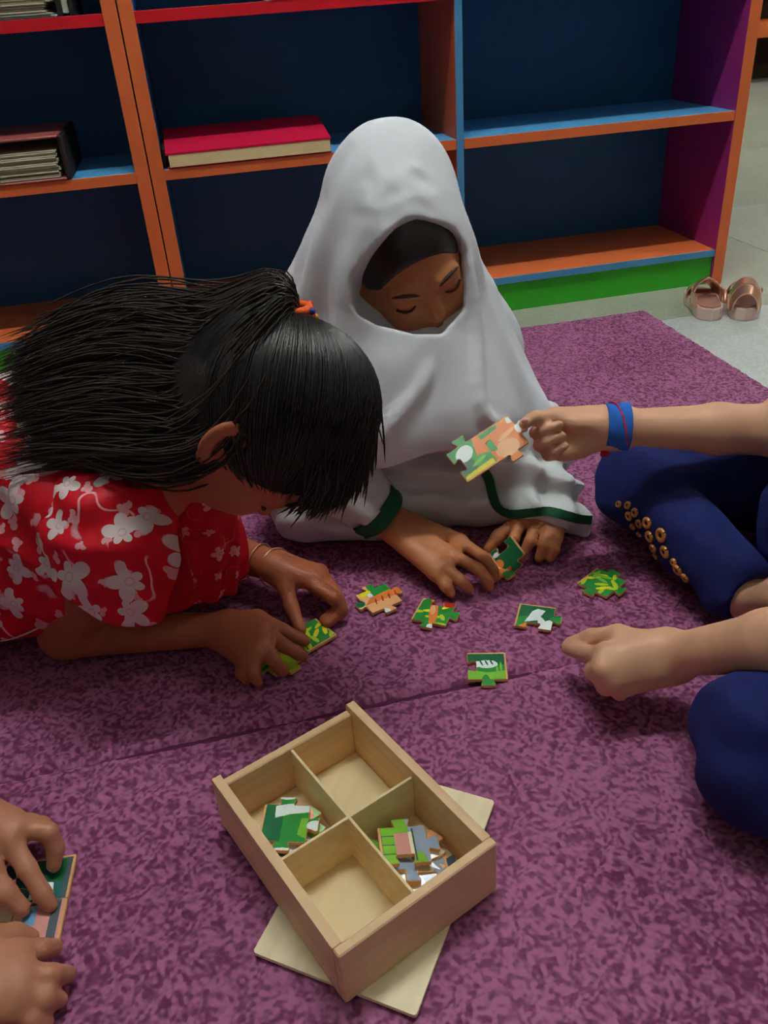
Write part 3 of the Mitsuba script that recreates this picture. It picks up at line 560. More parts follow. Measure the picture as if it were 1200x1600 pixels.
S.warp(lambda P: .004 * np.sin((P[:, 0] + P[:, 1] * .6) * 160 + 6 * meshkit.noise(P * 14, 2)) * np.clip((.2 - P[:, 2]) * 10, 0, 1)); S.cap(GC - .03 * GF - .06 * GU, gn, .046, .05, .004, 'cut'); S.op(lambda P: P[..., 2] - .060 - .004 * np.sin(P[..., 0] * 60), S.lo, S.lo + S.n * S.h, 0, 'cut')
m = S.mesh(); part(pb, 'dress_front', m, 'mat_small_print', True, uv=axis_uv(m, (-.08, .89, .25), (-.08, .89, .05), (0, 1, 0)), label='dark red front with small flowers')
P_, N_ = traced(S, [(264, 778), (284, 760), (308, 753), (332, 758)], 16)
if len(P_) > 5: part(pb, 'piping', ribbon(P_, N_, .0028, .001, .0008), 'mat_piping', True, label='white piping at the neckline')
S = Field((-.30, .68, .06), (-.04, .98, .33), .003)           # puffed right sleeve
hem = geR + .68 * (gsR - geR); S.cap(gsR + [-.01, .01, .01], hem + [.014, -.016, -.014], .060, .060, .02); S.ell(gsR + [-.015, .01, 0], (.068, .068, .066), None, .03)
S.warp(lambda P: .005 * np.sin((P[:, 0] * .5 + P[:, 2] * 1.1 + P[:, 1] * .7) * 85 + 7 * meshkit.noise(P * 12, 6)) * (.3 + meshkit.noise(P * 9, 1)))
ad = unit(geR - gsR); S.op(lambda P: -((P - (hem + [.006, -.006, -.004])) @ ad), S.lo, S.lo + S.n * S.h, .006, 'cut')
m = S.mesh(); part(pb, 'sleeve', m, 'mat_big_print', True, uv=A(m.vertices) @ np.stack([unit([.99, -.1, .05]), unit([-.05, .62, .78])], 1) + [.31, .17])
part(pb, 'sleeve', sleeve(gsL, gsL * .45 + geL * .55, .056, .056, .004, 28, 8, .003), 'mat_small_print', True)
# hair: a combed cap, a dark core and strands that run through the hair tie and fan out over her back
axb = A([GE, GF, GU]); tie = PY(456, 499, .80)
HBf = Field(GC - .15, GC + .15, .003); HBf.ell(GC - .010 * GF + .024 * GU, (.077, .090, .100), axb); HBf.cap(GC - .035 * GF - .02 * GU, gn + [-.01, 0, .015], .054, .048, .02)
HBf.op(lambda P: sd_ell(P, GC + .122 * GF - .070 * GU, A([.086, .080, .098]), axb), GC - .2, GC + .2, .004, 'cut')
for x in (-1, 1): HBf.ell(GC + x * .079 * GE - .012 * GF - .014 * GU, (.022, .019, .028), axb, .004, 'cut')
HBf.cap(gn + [.02, -.01, -.075], GC - .10 * GU + .045 * GF, .05, .055, .006, 'cut')
part(pb, 'hair', HBf.mesh(), 'mat_hair', True, label='dark hair combed back from the forehead')
rng = np.random.default_rng(7); r_ell = A([.078, .091, .101]); hc = GC - .010 * GF + .024 * GU
def on_skull(d, lift=0.0): d = d / np.linalg.norm(d, axis=-1, keepdims=True); return hc + (d * (r_ell + lift)) @ axb
td = unit(((tie - hc) @ axb.T) / r_ell); D = rng.normal(size=(9000, 3)); D /= np.linalg.norm(D, axis=1, keepdims=True); Pd = on_skull(D)
ok = (sd_ell(Pd, GC + .122 * GF - .070 * GU, A([.086, .080, .098]), axb) > .0005) & (D[:, 2] > -.62 - .3 * (D[:, 1] < -.2))
for x in (-1, 1): ok &= sd_ell(Pd, GC + x * .079 * GE - .012 * GF - .014 * GU, A([.024, .021, .030]), axb) > 0
D = D[ok][:2300]; ms = []
def strand_mesh(Ps, rad):       # Ps (n, k, 3): three-sided hair locks, all in one mesh
    n, k = Ps.shape[:2]; tg = np.gradient(Ps, axis=1); tg /= np.maximum(np.linalg.norm(tg, axis=2, keepdims=True), 1e-9)
    x = np.cross(tg, A([.3, .2, .93])); x /= np.maximum(np.linalg.norm(x, axis=2, keepdims=True), 1e-9); y = np.cross(tg, x); R = rad * np.r_[np.linspace(.5, 1, 3), np.ones(k - 6), np.linspace(1, .15, 3)]
    V = np.stack([Ps + R[None, :, None] * (math.cos(a) * x + math.sin(a) * y) for a in (0, 2.094, 4.189)], 2)
    b = (np.arange(n)[:, None, None] * k * 3 + np.arange(k - 1)[None, :, None] * 3 + np.arange(3)); c = (np.arange(n)[:, None, None] * k * 3 + np.arange(k - 1)[None, :, None] * 3 + (np.arange(3) + 1) % 3)
    b, c = b.ravel(), c.ravel(); return trimesh.Trimesh(V.reshape(-1, 3), np.vstack([np.stack([b, c, c + 3], 1), np.stack([b, c + 3, b + 3], 1)]), process=False)
t = np.linspace(0, 1, 12)[None, :, None]; om = np.arccos(np.clip(D @ td, -1, 1))[:, None, None]; so = np.maximum(np.sin(om), 1e-4)
dirs = (np.sin((1 - t) * om) * D[:, None] + np.sin(t * om) * td) / so; lift = rng.uniform(-.0006, .0016, (len(D), 1, 1)); Ps = on_skull(dirs, lift)
nv = A(HBf.mesh().vertices); q_ = (nv - GC) @ axb.T; nv = nv[(q_[:, 1] < .015) & (q_[:, 2] < .02)]; nv = nv[rng.permutation(len(nv))[:2200]]      # nape hair drawn up to the tie
md = .5 * nv + .5 * tie; cc = GC - .03 * GF - .01 * GU; md = md + (md - cc) / np.linalg.norm(md - cc, axis=1, keepdims=True) * .055; t1 = np.linspace(0, 1, 12)[None, :, None]
Ps = np.vstack([Ps, (1 - t1) ** 2 * nv[:, None] + 2 * t1 * (1 - t1) * md[:, None] + t1 ** 2 * tie])
fd = unit([.0, .72, .70]) + rng.normal(size=(1100, 3)) * A([.50, .20, .16]); fr = on_skull(fd); tg_ = fr - tie; nv_ = (fr - hc); nv_ /= np.linalg.norm(nv_, axis=1, keepdims=True); tg_ = tg_ - nv_ * np.sum(tg_ * nv_, 1, keepdims=True); tg_ /= np.linalg.norm(tg_, axis=1, keepdims=True)
t2 = np.linspace(0, 1, 12)[None, :, None]; ln_ = rng.uniform(.02, .052, (1100, 1, 1)); dn_ = (tg_ * .9 + nv_ * .10 + GF * .25)[:, None]
part(pb, 'fringe', strand_mesh(fr[:, None] + ln_ * t2 * dn_ + ln_ * t2 ** 2 * (rng.normal(size=(1100, 1, 3)) * .10 - .22 * nv_[:, None] + .12 * GF), .0011), 'mat_hair', True, kind='stuff', label='loose strands over the forehead')
part(pb, 'hair_locks', strand_mesh(Ps, .0010), 'mat_hair', True, kind='stuff', label='strands of dark hair gathered to the hair tie')
# ponytail between an upper and a lower guide
def guide(q, n=16): return spline([PY(*a) for a in q], n)
up_g = guide([(465, 490, .80), (452, 448, .80), (410, 442, .86), (330, 468, .91), (205, 474, .95), (95, 512, .97), (0, 545, .98)]); lo_g = guide([(462, 496, .80), (428, 548, .745), (392, 640, .720), (335, 708, .730), (250, 726, .755), (120, 722, .81), (-20, 742, .82)]); mid_g = guide([(462, 492, .80), (436, 474, .765), (395, 500, .745), (320, 580, .735), (220, 590, .83), (90, 610, .87), (-10, 640, .90)])
n = 2900; s = rng.beta(1.1, 1.1, n)[:, None, None]; base = (1 - s) ** 2 * up_g + 2 * s * (1 - s) * mid_g + s ** 2 * lo_g + 0
tt = np.linspace(0, 1, 16)[None, :, None]; dep = rng.uniform(-1, .75, (n, 1, 1)); spread = np.sin(np.clip(tt * 1.6 + .05, 0, 1) * np.pi / 2)
nrm = unit(A([.15, -.75, .62])); base = base + nrm * dep * .024 * spread * np.sqrt(np.maximum(4 * s * (1 - s), .15)) + rng.normal(size=(n, 1, 3)) * .009 * spread
ph = rng.uniform(0, 6.28, (n, 1, 1)); base = base + .0095 * spread * np.concatenate([np.sin(tt * 7 + ph), np.cos(tt * 6 + ph * 1.7), np.sin(tt * 8 + ph * .6)], 2) * rng.uniform(.2, 1.4, (n, 1, 1))
cut_t = rng.uniform(.68, 1.0, n); idx = np.linspace(0, 1, 16)
Ps = np.stack([np.stack([np.interp(idx * c, idx, b[:, k]) for k in range(3)], 1) for b, c in zip(base, cut_t)])
plain('mat_hair_brown', rgb(42, 33, 29), 0.5, 0.4)
part(pb, 'ponytail', strand_mesh(Ps, .0011), 'mat_hair_brown', True, kind='stuff', label='long loose dark ponytail falling over her back')
PT = Field((-.34, .66, .10), (.14, 1.08, .45), .004)
for w in (.12, .3, .5, .7, .88):
    g = (1 - w) ** 2 * up_g + 2 * w * (1 - w) * mid_g + w * w * lo_g - nrm * .014; PT.chain(g[1:14], np.interp(np.arange(13), [0, 3, 9, 12], [.010, .020, .020, .009]), .012)
part(pb, 'ponytail_core', PT.mesh(), 'mat_hair', True)
# the hair tie: twisted bands with beads
plain('mat_tie_red', rgb(226, 60, 36), 0.5); plain('mat_tie_orange', rgb(236, 96, 44), 0.5); plain('mat_tie_blue', rgb(46, 74, 150), 0.5); plain('mat_tie_yellow', rgb(226, 170, 40), 0.5)
tax = unit(PY(448, 446, .80) - tie); ty = num(pb + '__hair_tie', scene)
part(pb, 'hair_tie', torus(tie + tax * .003, tax, .0180, .0062, 26, 8), 'mat_tie_red', True, label='orange red hair tie with coloured beads')
for i, d in enumerate((-.004, .011)): put(ty + '__band', torus(tie + tax * d, tax + [.1 * i, .05, 0], .0185, .0045, 26, 8), 'mat_tie_orange', True)
bx_ = unit(np.cross(tax, [.3, .5, .8])); by_ = np.cross(tax, bx_)
for i in range(12):
    a = i * .5236; put(ty + '__bead', trimesh.creation.icosphere(2, .0034).apply_translation(tie + tax * (.004 + .005 * (-1) ** i) + .0232 * (math.cos(a) * bx_ + math.sin(a) * by_)), ['mat_tie_blue', 'mat_tie_yellow', 'mat_tie_red'][i % 3], True)
# ------------------------------------------------------------------ the girl in navy at the right edge
pc = thing('person', 'child in navy trousers at the right edge, holding out puzzle pieces', 'person')
ceR, ceL = PY(1225, 672, .80), PZ(1330, 985, .19)
csR, csL = A([.78, .86, .35]), A([.79, .60, .36]); cwR, cwL = px(968, 667, .198), px(1050, 1024, .070)
chip = A([.80, .73, .10]); cn = A([.775, .73, .42])
kR, aR = A([.536, .920, .074]), A([.545, .690, .045]); kL, aL = A([.432, .452, .066]), A([.63, .40, .04])
B = Field((.24, .30, -.002), (1.0, 1.05, .70), .0031)
fC = unit([-.88, -.02, -.48]); eC = A([0, -1., 0]); eC = unit(eC - fC * (eC @ fC)); uC = np.cross(eC, fC); uC = uC * np.sign(uC[2])
cC = A([.735, .73, .545])
Qc = head(B, cC, eC, fC, uC); B.cap(cC - .02 * fC - .06 * uC, cn, .036, .045, .02)
B.cap(cn - [0, 0, .05], A([.80, .73, .2]), .075, .09, .03); B.cap(A([.80, .73, .2]), chip, .09, .1, .03)
for a, b, c, r1, r2 in ((csR, ceR, cwR, .040, .0325), (csL, ceL, cwL, .040, .031)): B.cap(cn - [0, 0, .05], a, .05, .042, .03); B.cap(a, b, .039, r2 * 1.04, .012); B.chain([b, b * .6 + c * .4, c], [r2 * .98, r2 * .93, .0215], .012)
for h, k, a in ((chip + [0, .07, 0], kR, aR), (chip - [0, .07, 0], kL, aL)): B.cap(h, k, .07, .052, .02); B.cap(k, a, .044, .028, .012)
B.chain([aR, aR + [.035, -.012, -.004], aR + [.10, -.10, -.016]], [.028, .028, .02], .012); B.chain([aL, aL + [.03, .0, -.01], aL + [.08, .1, -.015]], [.028, .027, .02], .012)
# right hand: index and thumb pinch the piece, the others curl into the palm
hy = lambda u, v, y: PY(u, v, y)
hand(B, cwR, [hy(868, 648, .888), hy(862, 662, .882), hy(862, 682, .874), hy(868, 700, .866)],
     [[hy(846, 652, .888), hy(828, 654, .880), hy(817, 662, .868)], [hy(836, 676, .878), hy(848, 672, .852), hy(874, 664, .846)], [hy(842, 696, .868), hy(854, 690, .846), hy(878, 681, .842)], [hy(856, 711, .858), hy(866, 706, .842), hy(882, 697, .838)]],
     [hy(900, 662, .856), hy(868, 653, .868), hy(838, 652, .858), hy(819, 663, .856)], r=.0074, wr=.0185)
B.cap(hy(905, 700, .858), hy(880, 708, .854), .014, .011, .01)
# left hand: a loose fist, thumb on top
hand(B, cwL, [px(946, 1020, .078), px(942, 1044, .072), px(956, 1062, .060), px(974, 1072, .048)],
     [[px(914, 1020, .062), px(898, 1016, .050), px(886, 1014, .042)], [px(926, 1050, .050), px(924, 1032, .036), px(944, 1022, .034)], [px(946, 1074, .040), px(938, 1056, .028), px(958, 1040, .030)], [px(968, 1082, .030), px(958, 1068, .022), px(972, 1052, .028)]],
     [px(966, 992, .078), px(924, 996, .064), px(891, 1006, .046)], r=.0086, wr=.0205)
B.cap(px(990, 1020, .058), px(958, 1046, .055), .021, .021, .012)
B.floor(.0018); part(pc, 'body', B.mesh(), 'mat_skin_c', True)
for x in (-1, 1):
    part(pc, 'eyebrow', tube(spline([Qc(x * .013, .0885, .016), Qc(x * .030, .0835, .021), Qc(x * .047, .072, .016)], 8), .002, 6), 'mat_brow', True)
    part(pc, 'eyelashes', tube(spline([Qc(x * .017, .0775, -.005), Qc(x * .030, .0832, -.0085), Qc(x * .044, .0745, -.005)], 8), .0015, 6), 'mat_brow', True)
axc = A([eC, fC, uC]); HBf = Field(cC - .15, cC + .15, .004); HBf.ell(cC - .012 * fC + .018 * uC, (.076, .095, .093), axc); HBf.cap(cC - .05 * fC - .02 * uC, cC - .06 * fC - .11 * uC, .06, .045, .03)
HBf.op(lambda P: sd_ell(P, cC + .115 * fC - .045 * uC, A([.086, .085, .100]), axc), cC - .2, cC + .2, .004, 'cut'); part(pc, 'hair', HBf.mesh(), 'mat_hair', True)
part(pc, 'fingernail', trimesh.creation.icosphere(2, 1.0).apply_transform(np.diag([.0042, .0022, .0036, 1])).apply_translation(hy(820, 658, .8495)), 'mat_nail', True)
# blue band with red threads
weave('mat_band', (44, 100, 188), 0.8); plain('mat_red_thread', rgb(190, 24, 44), 0.7)
fb = unit(cwR - ceR); bc = cwR + fb * .004
bd = sleeve(bc - fb * .014, bc + fb * .014, .0300, .0290, .0024, 32, 6, .0005, 2, 1.0); wb = part(pc, 'wristband', bd, 'mat_band', True, label='blue woven wristband with red threads')
pt = [bc + fb * (-.011 + .022 * t_) + .0302 * (math.cos(a) * unit(np.cross([0, 0, 1], fb)) + math.sin(a) * np.cross(fb, unit(np.cross([0, 0, 1], fb)))) for t_, a in zip(np.linspace(0, 1, 12), np.linspace(-.4, 2.6, 12))]
put(wb + '__thread', tube(pt, .0011, 6), 'mat_red_thread', True); tg_ = px(946, 703, .176); put(wb + '__tassel', cbox(tg_ - [.006, .002, .009], tg_ + [.006, .002, .009], .0015), 'mat_red_thread', label='red tassel')
# navy clothes
def navy_fn(p, n, uv): return mix(rgb(20, 25, 70), rgb(32, 40, 98), .5 * fbm(p.x * 35, p.y * 35, p.z * 35, 3) + .5 * noise(p.x * 800, p.y * 800, p.z * 800))
textured('mat_navy_cloth', navy_fn, 0.85, 0.15, sheen=0.2)
W = Field((.24, .28, -.004), (1.04, 1.08, .32), .0038)
W.cap(chip + [0, .07, .0], kR, .088, .064, .03); W.cap(kR, aR + [-.006, .012, .010], .058, .042, .02); W.cap(chip - [0, .07, 0], kL, .078, .060, .03); W.cap(kL, aL + [-.04, .01, .01], .062, .050, .02); W.cap(chip - [0, .06, -.01], chip + [0, .06, .01], .115, .115, .04); W.cap(kL, kL + [.02, .02, -.01], .074, .074, .03)
def wfold(P):
    w = meshkit.fbm(P * 9, 3, 2); return .0065 * np.sin((P[:, 0] * .9 + P[:, 1] * .5 + P[:, 2] * .8) * 55 + 9 * w) * (.15 + w) * np.clip(1.4 - P[:, 2] * 4, .3, 1)
W.warp(wfold); W.cap(aR + [.004, -.034, .002], aR + [.05, -.06, 0], .032, .032, .006, 'cut'); W.floor(.002)
tr = part(pc, 'trousers', W.mesh(), 'mat_navy_cloth', True, label='navy trousers with golden embroidery along the shin')
S = Field((.55, .42, .0), (1.05, 1.02, .46), .0042)
S.cap(cn - [0, 0, .06], A([.80, .73, .2]), .088, .112, .03); S.cap(A([.80, .73, .2]), A([.79, .73, .10]), .118, .135, .04); S.cap(csR, csR * .45 + ceR * .55, .056, .050, .04); S.cap(csL, csL * .45 + ceL * .55, .056, .050, .04); S.cap((.73, .72, .15), (.635, .70, .115), .095, .065, .04)
S.warp(wfold); S.floor(.003); part(pc, 'tunic', S.mesh(), 'mat_navy_cloth', True)
# golden rings stitched along the shin
plain('mat_gold', rgb(206, 144, 78), 0.45, 0.5, metallic=0.35); plain('mat_dark_bead', rgb(40, 26, 24), 0.4); rg = mikit.ply(torus((0, 0, 0), (0, 0, 1), .0046, .0026, 16, 8), 'mat_gold', True); dbd = mikit.ply(trimesh.creation.icosphere(1, .0024), 'mat_dark_bead', True)
for (a, b, s_) in [(968, 788, .7), (982, 790, .8), (984, 806, .9), (993, 801, .9), (1000, 818, .9), (1012, 817, 1.15), (990, 822, .7), (1016, 838, 1.15), (1034, 836, 1.35), (1000, 834, .6), (1022, 856, .9), (1040, 862, 1.25), (1026, 868, .7), (1060, 890, 1.1), (1054, 878, .7), (1072, 902, .9)]:
    p, nn = W.trace(a, b)
    if p is None: continue
    x = unit(np.cross(nn, [.2, .9, .1])); M = frame(p + nn * .0016, x * s_, np.cross(nn, x) * s_, nn); k = put(tr + '__ring', {**rg, 'to_world': T(M.tolist())}, None)
    put(k + '__bead', {**dbd, 'to_world': T(M.tolist())}, None)

# ------------------------------------------------------------------ the child whose hands come in at the lower left
pd = thing('person', 'child at the lower left corner, two hands fitting pieces of a puzzle together', 'person')
B = Field((-.78, .10, -.002), (-.14, .80, .62), .003)
dwU, dwL = px(-62, 1262, .055), px(-70, 1545, .040); deU, deL = A([-.50, .56, .10]), A([-.46, .27, .09]); dsU, dsL = A([-.62, .58, .30]), A([-.60, .32, .30]); dn = A([-.62, .45, .36]); dhip = A([-.68, .45, .1])
fD = unit([.72, .02, -.69]); eD = A([0, 1., 0]); uD = np.cross(eD, fD); uD = unit(uD * np.sign(uD[2])); dC = A([-.58, .45, .485])
head(B, dC, eD, fD, uD); B.cap(dC - .02 * fD - .06 * uD, dn, .036, .045, .02); B.cap(dn - [0, 0, .05], dhip + [0, 0, .05], .075, .1, .03); B.cap(dhip - [0, .05, 0], dhip + [0, .05, 0], .095, .095, .03)
for a, b, c in ((dsU, deU, dwU), (dsL, deL, dwL)): B.cap(dn - [0, 0, .05], a, .05, .042, .03); B.cap(a, b, .037, .031, .012); B.cap(b, c, .031, .0205, .012)
for sy in (-1, 1): kn = dhip + [.26, sy * .17, -.035]; B.cap(dhip + [0, sy * .06, 0], kn, .066, .05, .02); B.cap(kn, dhip + [.12, -sy * .05, -.06], .043, .03, .012)
hand(B, dwU, [px(16, 1312, .048), px(26, 1294, .050), px(18, 1284, .044), px(6, 1280, .038)],
     [[px(42, 1356, .034), px(66, 1396, .018), px(78, 1414, .009)], [px(76, 1300, .042), px(87, 1326, .026), px(84, 1352, .014)], [px(66, 1290, .036), px(82, 1312, .020)], [px(50, 1286, .028), px(70, 1300, .014)]],
     [px(-20, 1362, .040), px(8, 1396, .026), px(34, 1420, .012)], r=.0088, wr=.0185)
hand(B, dwL, [px(28, 1490, .034), px(32, 1522, .036), px(28, 1552, .032), px(20, 1576, .026)],
     [[px(62, 1484, .026), px(86, 1480, .012)], [px(80, 1524, .028), px(106, 1522, .012)], [px(70, 1560, .024), px(92, 1562, .010)], [px(50, 1592, .018), px(70, 1598, .010)]],
     [px(-10, 1470, .03), px(22, 1462, .02), px(46, 1466, .010)], r=.0092, wr=.0185)
B.floor(.0005); part(pd, 'body', B.mesh(), 'mat_skin_d', True)
axd = A([eD, fD, uD]); HBf = Field(dC - .15, dC + .15, .004); HBf.ell(dC - .012 * fD + .018 * uD, (.076, .095, .093), axd)
HBf.op(lambda P: sd_ell(P, dC + .115 * fD - .045 * uD, A([.086, .085, .100]), axd), dC - .2, dC + .2, .004, 'cut'); part(pd, 'hair', HBf.mesh(), 'mat_hair', True)
weave('mat_grey_cloth', (120, 130, 150)); S = Field((-.84, .18, -.002), (-.34, .74, .44), .0045)
S.cap(dn - [0, 0, .06], dhip + [0, 0, .05], .09, .118, .03); S.cap(dhip - [0, .05, .02], dhip + [0, .05, -.02], .118, .118, .04); S.cap(dsU, dsU * .4 + deU * .6, .054, .046, .03); S.cap(dsL, dsL * .4 + deL * .6, .054, .046, .03); S.cap(dn - [0, 0, .07], dsU, .06, .054, .03); S.cap(dn - [0, 0, .07], dsL, .06, .054, .03)
S.floor(.003); part(pd, 'shirt', S.mesh(), 'mat_grey_cloth', True)
S = Field((-.84, .18, -.002), (-.30, .74, .26), .0045)
for sy in (-1, 1): kn = dhip + [.26, sy * .17, -.035]; S.cap(dhip + [0, sy * .06, 0], kn, .08, .06, .03); S.cap(kn, dhip + [.16, -sy * .03, -.055], .052, .043, .02)
S.floor(.001); part(pd, 'trousers', S.mesh(), 'mat_navy_cloth', True)
# ------------------------------------------------------------------ jigsaw pieces: a pale board with a glossy printed face
textured('mat_piece_board', wood_fn(rgb(224, 176, 120), (1, 0), 2.2), 0.55, 0.3)
mat('mat_print', {'type': 'twosided', 'bsdf': {'type': 'principled', 'base_color': {'type': 'mesh_attribute', 'name': 'vertex_color'}, 'roughness': 0.32, 'specular': 0.45, 'clearcoat': 0.6, 'clearcoat_gloss': 0.9}})
DG, MG, LG, YG, YE, OR, PO, WH, TE, PK, GY, SV, RE, BR, NB_, CM = [rgb(*c) for c in [(14, 96, 56), (40, 140, 56), (126, 190, 56), (186, 214, 40), (232, 220, 40), (232, 134, 60), (246, 186, 130), (236, 246, 244), (20, 92, 92), (214, 150, 140), (70, 84, 92), (150, 166, 186), (200, 44, 34), (120, 66, 36), (110, 160, 200), (238, 226, 190)]]
HW = .0225
def knob(d): e = 0 if d > 0 else .0003; return Polygon([(-.0062 - e, -.002), (.0062 + e, -.002), (.0060 + e, .002), (.0084 + e, .0075), (.0074 + e, .0098 + e), (-.0074 - e, .0098 + e), (-.0084 - e, .0075), (-.0060 - e, .002)])
def outline(sides, hw=HW, hh=HW):
    """sides: bottom, right, top, left; 1 = tab, -1 = slot, 0 = flat"""
    p = sbox(-hw, -hh, hw, hh)
    for i, s_ in enumerate(sides):
        if not s_: continue
        d = hh if i % 2 == 0 else hw; k = knob(s_)
        k = affinity.translate(affinity.rotate(k, [180, 0, 0, 0][0], origin=(0, 0)) if s_ < 0 else k, 0, d)
        k = affinity.rotate(k, (180, -90, 0, 90)[i], origin=(0, 0)); p = p.union(k) if s_ > 0 else p.difference(k)
    return p.buffer(-.0011).buffer(.0022, 4).buffer(-.0011, 4)
def el(x, y, a, b, r=0): return affinity.rotate(affinity.scale(Point(0, 0).buffer(1, 8), a, b), r).buffer(0) if False else affinity.translate(affinity.rotate(affinity.scale(Point(0, 0).buffer(1, 8), a, b), r, origin=(0, 0)), x, y)
def pg(*pts): return Polygon(pts).buffer(0)
def leaves(seed, cols, n=9):
    g = np.random.default_rng(seed); return [(cols[i % len(cols)], el(*(g.uniform(-1, 1, 2)), g.uniform(.25, .5), .13, g.uniform(0, 180))) for i in range(n)]
def stripes(c, x0, y0, dx, dy, n, ln, ang, w=.055): return [(c, el(x0 + dx * i, y0 + dy * i, ln, w, ang)) for i in range(n)]
def polys(g): return [q for q in (g.geoms if hasattr(g, 'geoms') else [g]) if q.geom_type == 'Polygon' and q.area > 1e-9]
def piece(label, M, sides, bg, art=(), group=None, th=.0036, hw=HW, hh=HW, border=True, pen=None):
    r = thing('puzzle_piece', label, 'puzzle piece', group); o = outline(sides, hw, hh)
    if pen is not None:         # slide it until it lies within its compartment of the box
        B_ = np.stack([be1, be2]); q = (np.c_[A(o.exterior.coords), np.zeros(len(o.exterior.coords))] @ M[:3, :3].T + M[:3, 3] - BO) @ B_.T; M = M.copy()
        lo, hi = q.min(0), q.max(0); lim = A(pen) + A([[.0014, .0014], [-.0014, -.0014]]); M[:3, 3] += (np.maximum(lim[0] - lo, 0) - np.maximum(hi - lim[1], 0)) @ B_
    m = trimesh.creation.extrude_polygon(o, th); part(r, 'board', xf(m, M), 'mat_piece_board')
    inner = o.buffer(-.0004)
    if border:          # bare rim along the flat sides
        b = .0022; inner = inner.intersection(sbox(-hw + (b if sides[3] == 0 else -.03), -hh + (b if sides[0] == 0 else -.03), hw - (b if sides[1] == 0 else -.03), hh - (b if sides[2] == 0 else -.03)))
    layers = [(bg, inner)] + [(c, affinity.scale(g, hw, hh, origin=(0, 0)).intersection(inner)) for c, g in art]
    V, Fc, Cc, n = [], [], [], 0; used = Polygon()
    for c, g in reversed(layers):
        vis = g.difference(used).buffer(0); used = used.union(g).buffer(0)
        for q in polys(vis):
            v, f = trimesh.creation.triangulate_polygon(q, engine='earcut'); V.append(np.c_[v, np.full(len(v), th + .00025)]); Fc.append(np.asarray(f) + n); Cc.append(np.tile(c, (len(v), 1))); n += len(v)
    m = trimesh.Trimesh(np.vstack(V), np.vstack(Fc), process=False); part(r, 'print', xf(m, M), 'mat_print', color=np.vstack(Cc)); return r
def lay(u, v, deg, z=.0002, tx=0, ty=0):       # lying face up at a pixel's place, turned by deg, tilted a little
    R = trimesh.transformations.euler_matrix(math.radians(tx), math.radians(ty), math.radians(deg), 'sxyz'); R[:3, 3] = PZ(u, v, z + .003) - [0, 0, .003]; return R
def ang(a, b):      # the turn that lays +x along the photo's line a-b on the rug
    p, q = PZ(*a, .003), PZ(*b, .003); return math.degrees(math.atan2(q[1] - p[1], q[0] - p[0]))
piece('green puzzle piece with a white striped wing, alone in front of the rug seam', lay(761, 1041, ang((728, 1020), (794, 1019))), (1, 0, 0, -1), MG,
      [(DG, sbox(-1, .1, 1, 1)), (LG, pg((-1, -1), (.95, -1), (.95, -.35), (0, -.5), (-1, -.25))), (MG, el(-.1, -1.15, .2, .5)), (WH, el(.0, .12, .55, .30)), (WH, sbox(-.7, -.1, 0, .35))] + stripes(DG, -.28, .2, .26, .02, 3, .05, 20, .2) + [(RE, el(-.95, .12, .26, .24)), (LG, el(.7, -.1, .05, .4)), (LG, el(.5, -.3, .05, .3))])
piece('dark green puzzle piece with a white patch, left of the outstretched fist', lay(836, 964, ang((808, 943), (868, 951))), (-1, 1, 0, 0), DG,
      [(MG, pg((-1, -1), (-.2, -1), (-.4, .0), (-1, -.3))), (WH, pg((-.5, -.55), (-.2, .45), (.05, .7), (.5, .6), (.3, .05), (.6, -.3), (1.0, .0), (1., -1), (.25, -1), (.2, -.3))), (OR, pg((-.8, -1), (-.35, -1), (-.4, -.55))), (MG, el(1.2, -.05, .4, .25))])
piece('yellow green leafy puzzle piece nearest the navy trousers', lay(940, 910, ang((913, 911), (943, 888)) - 90), (1, 1, 1, 0), MG, leaves(3, [YG, YE, YG, LG], 16))
piece('leafy puzzle piece crossed by an orange stripe, flat on the rug', lay(678, 956, ang((648, 966), (664, 938)) - 90), (1, 1, -1, 0), MG, leaves(5, [YE, YG], 10) + [(OR, pg((-.5, 1.2), (-.1, 1.2), (.3, -.2), (.5, -1.6), (.1, -1.2), (-.2, -.3))), (RE, el(.6, .8, .4, .25)), (WH, el(.35, -1.3, .35, .25)), (PO, el(-.1, .1, .16, .4, 15))])
piece('orange striped puzzle piece with a green corner, beside the bangled hand', lay(592, 935, 18), (1, 1, 1, 1), PO, [(OR, pg((-1, -.2), (1.5, -.3), (1.5, .4), (-.4, .3)))] + stripes(RE, -.3, -.2, .45, .03, 4, .3, 70, .05) + [(MG, pg((-.2, .3), (1.2, .4), (1, 1.6), (-.1, 1.6))), (YE, el(-.5, .8, .4, .3)), (DG, el(-1.2, .1, .3, .3)), (WH, el(-.3, .5, .16, .2)), (WH, el(-.3, -1.3, .3, .3))])
# under the hands of the girl in red
piece('yellow and green corner piece pinched by the girl in red', lay(487, 992, ang((478, 1019), (521, 994)) , .0012), (0, 0, 1, -1), MG, leaves(8, [YG, YE, YG], 13) + [(OR, pg((-1.2, -.1), (-.4, .0), (-.2, 1.5), (-1.2, 1.5))), (OR, el(-.6, .3, .3, .3))])
piece('yellow leafy piece mostly covered by the fingers of the girl in red', lay(437, 1027, 30, .0006), (1, 0, 1, 1), YG, leaves(9, [MG, YE], 9))
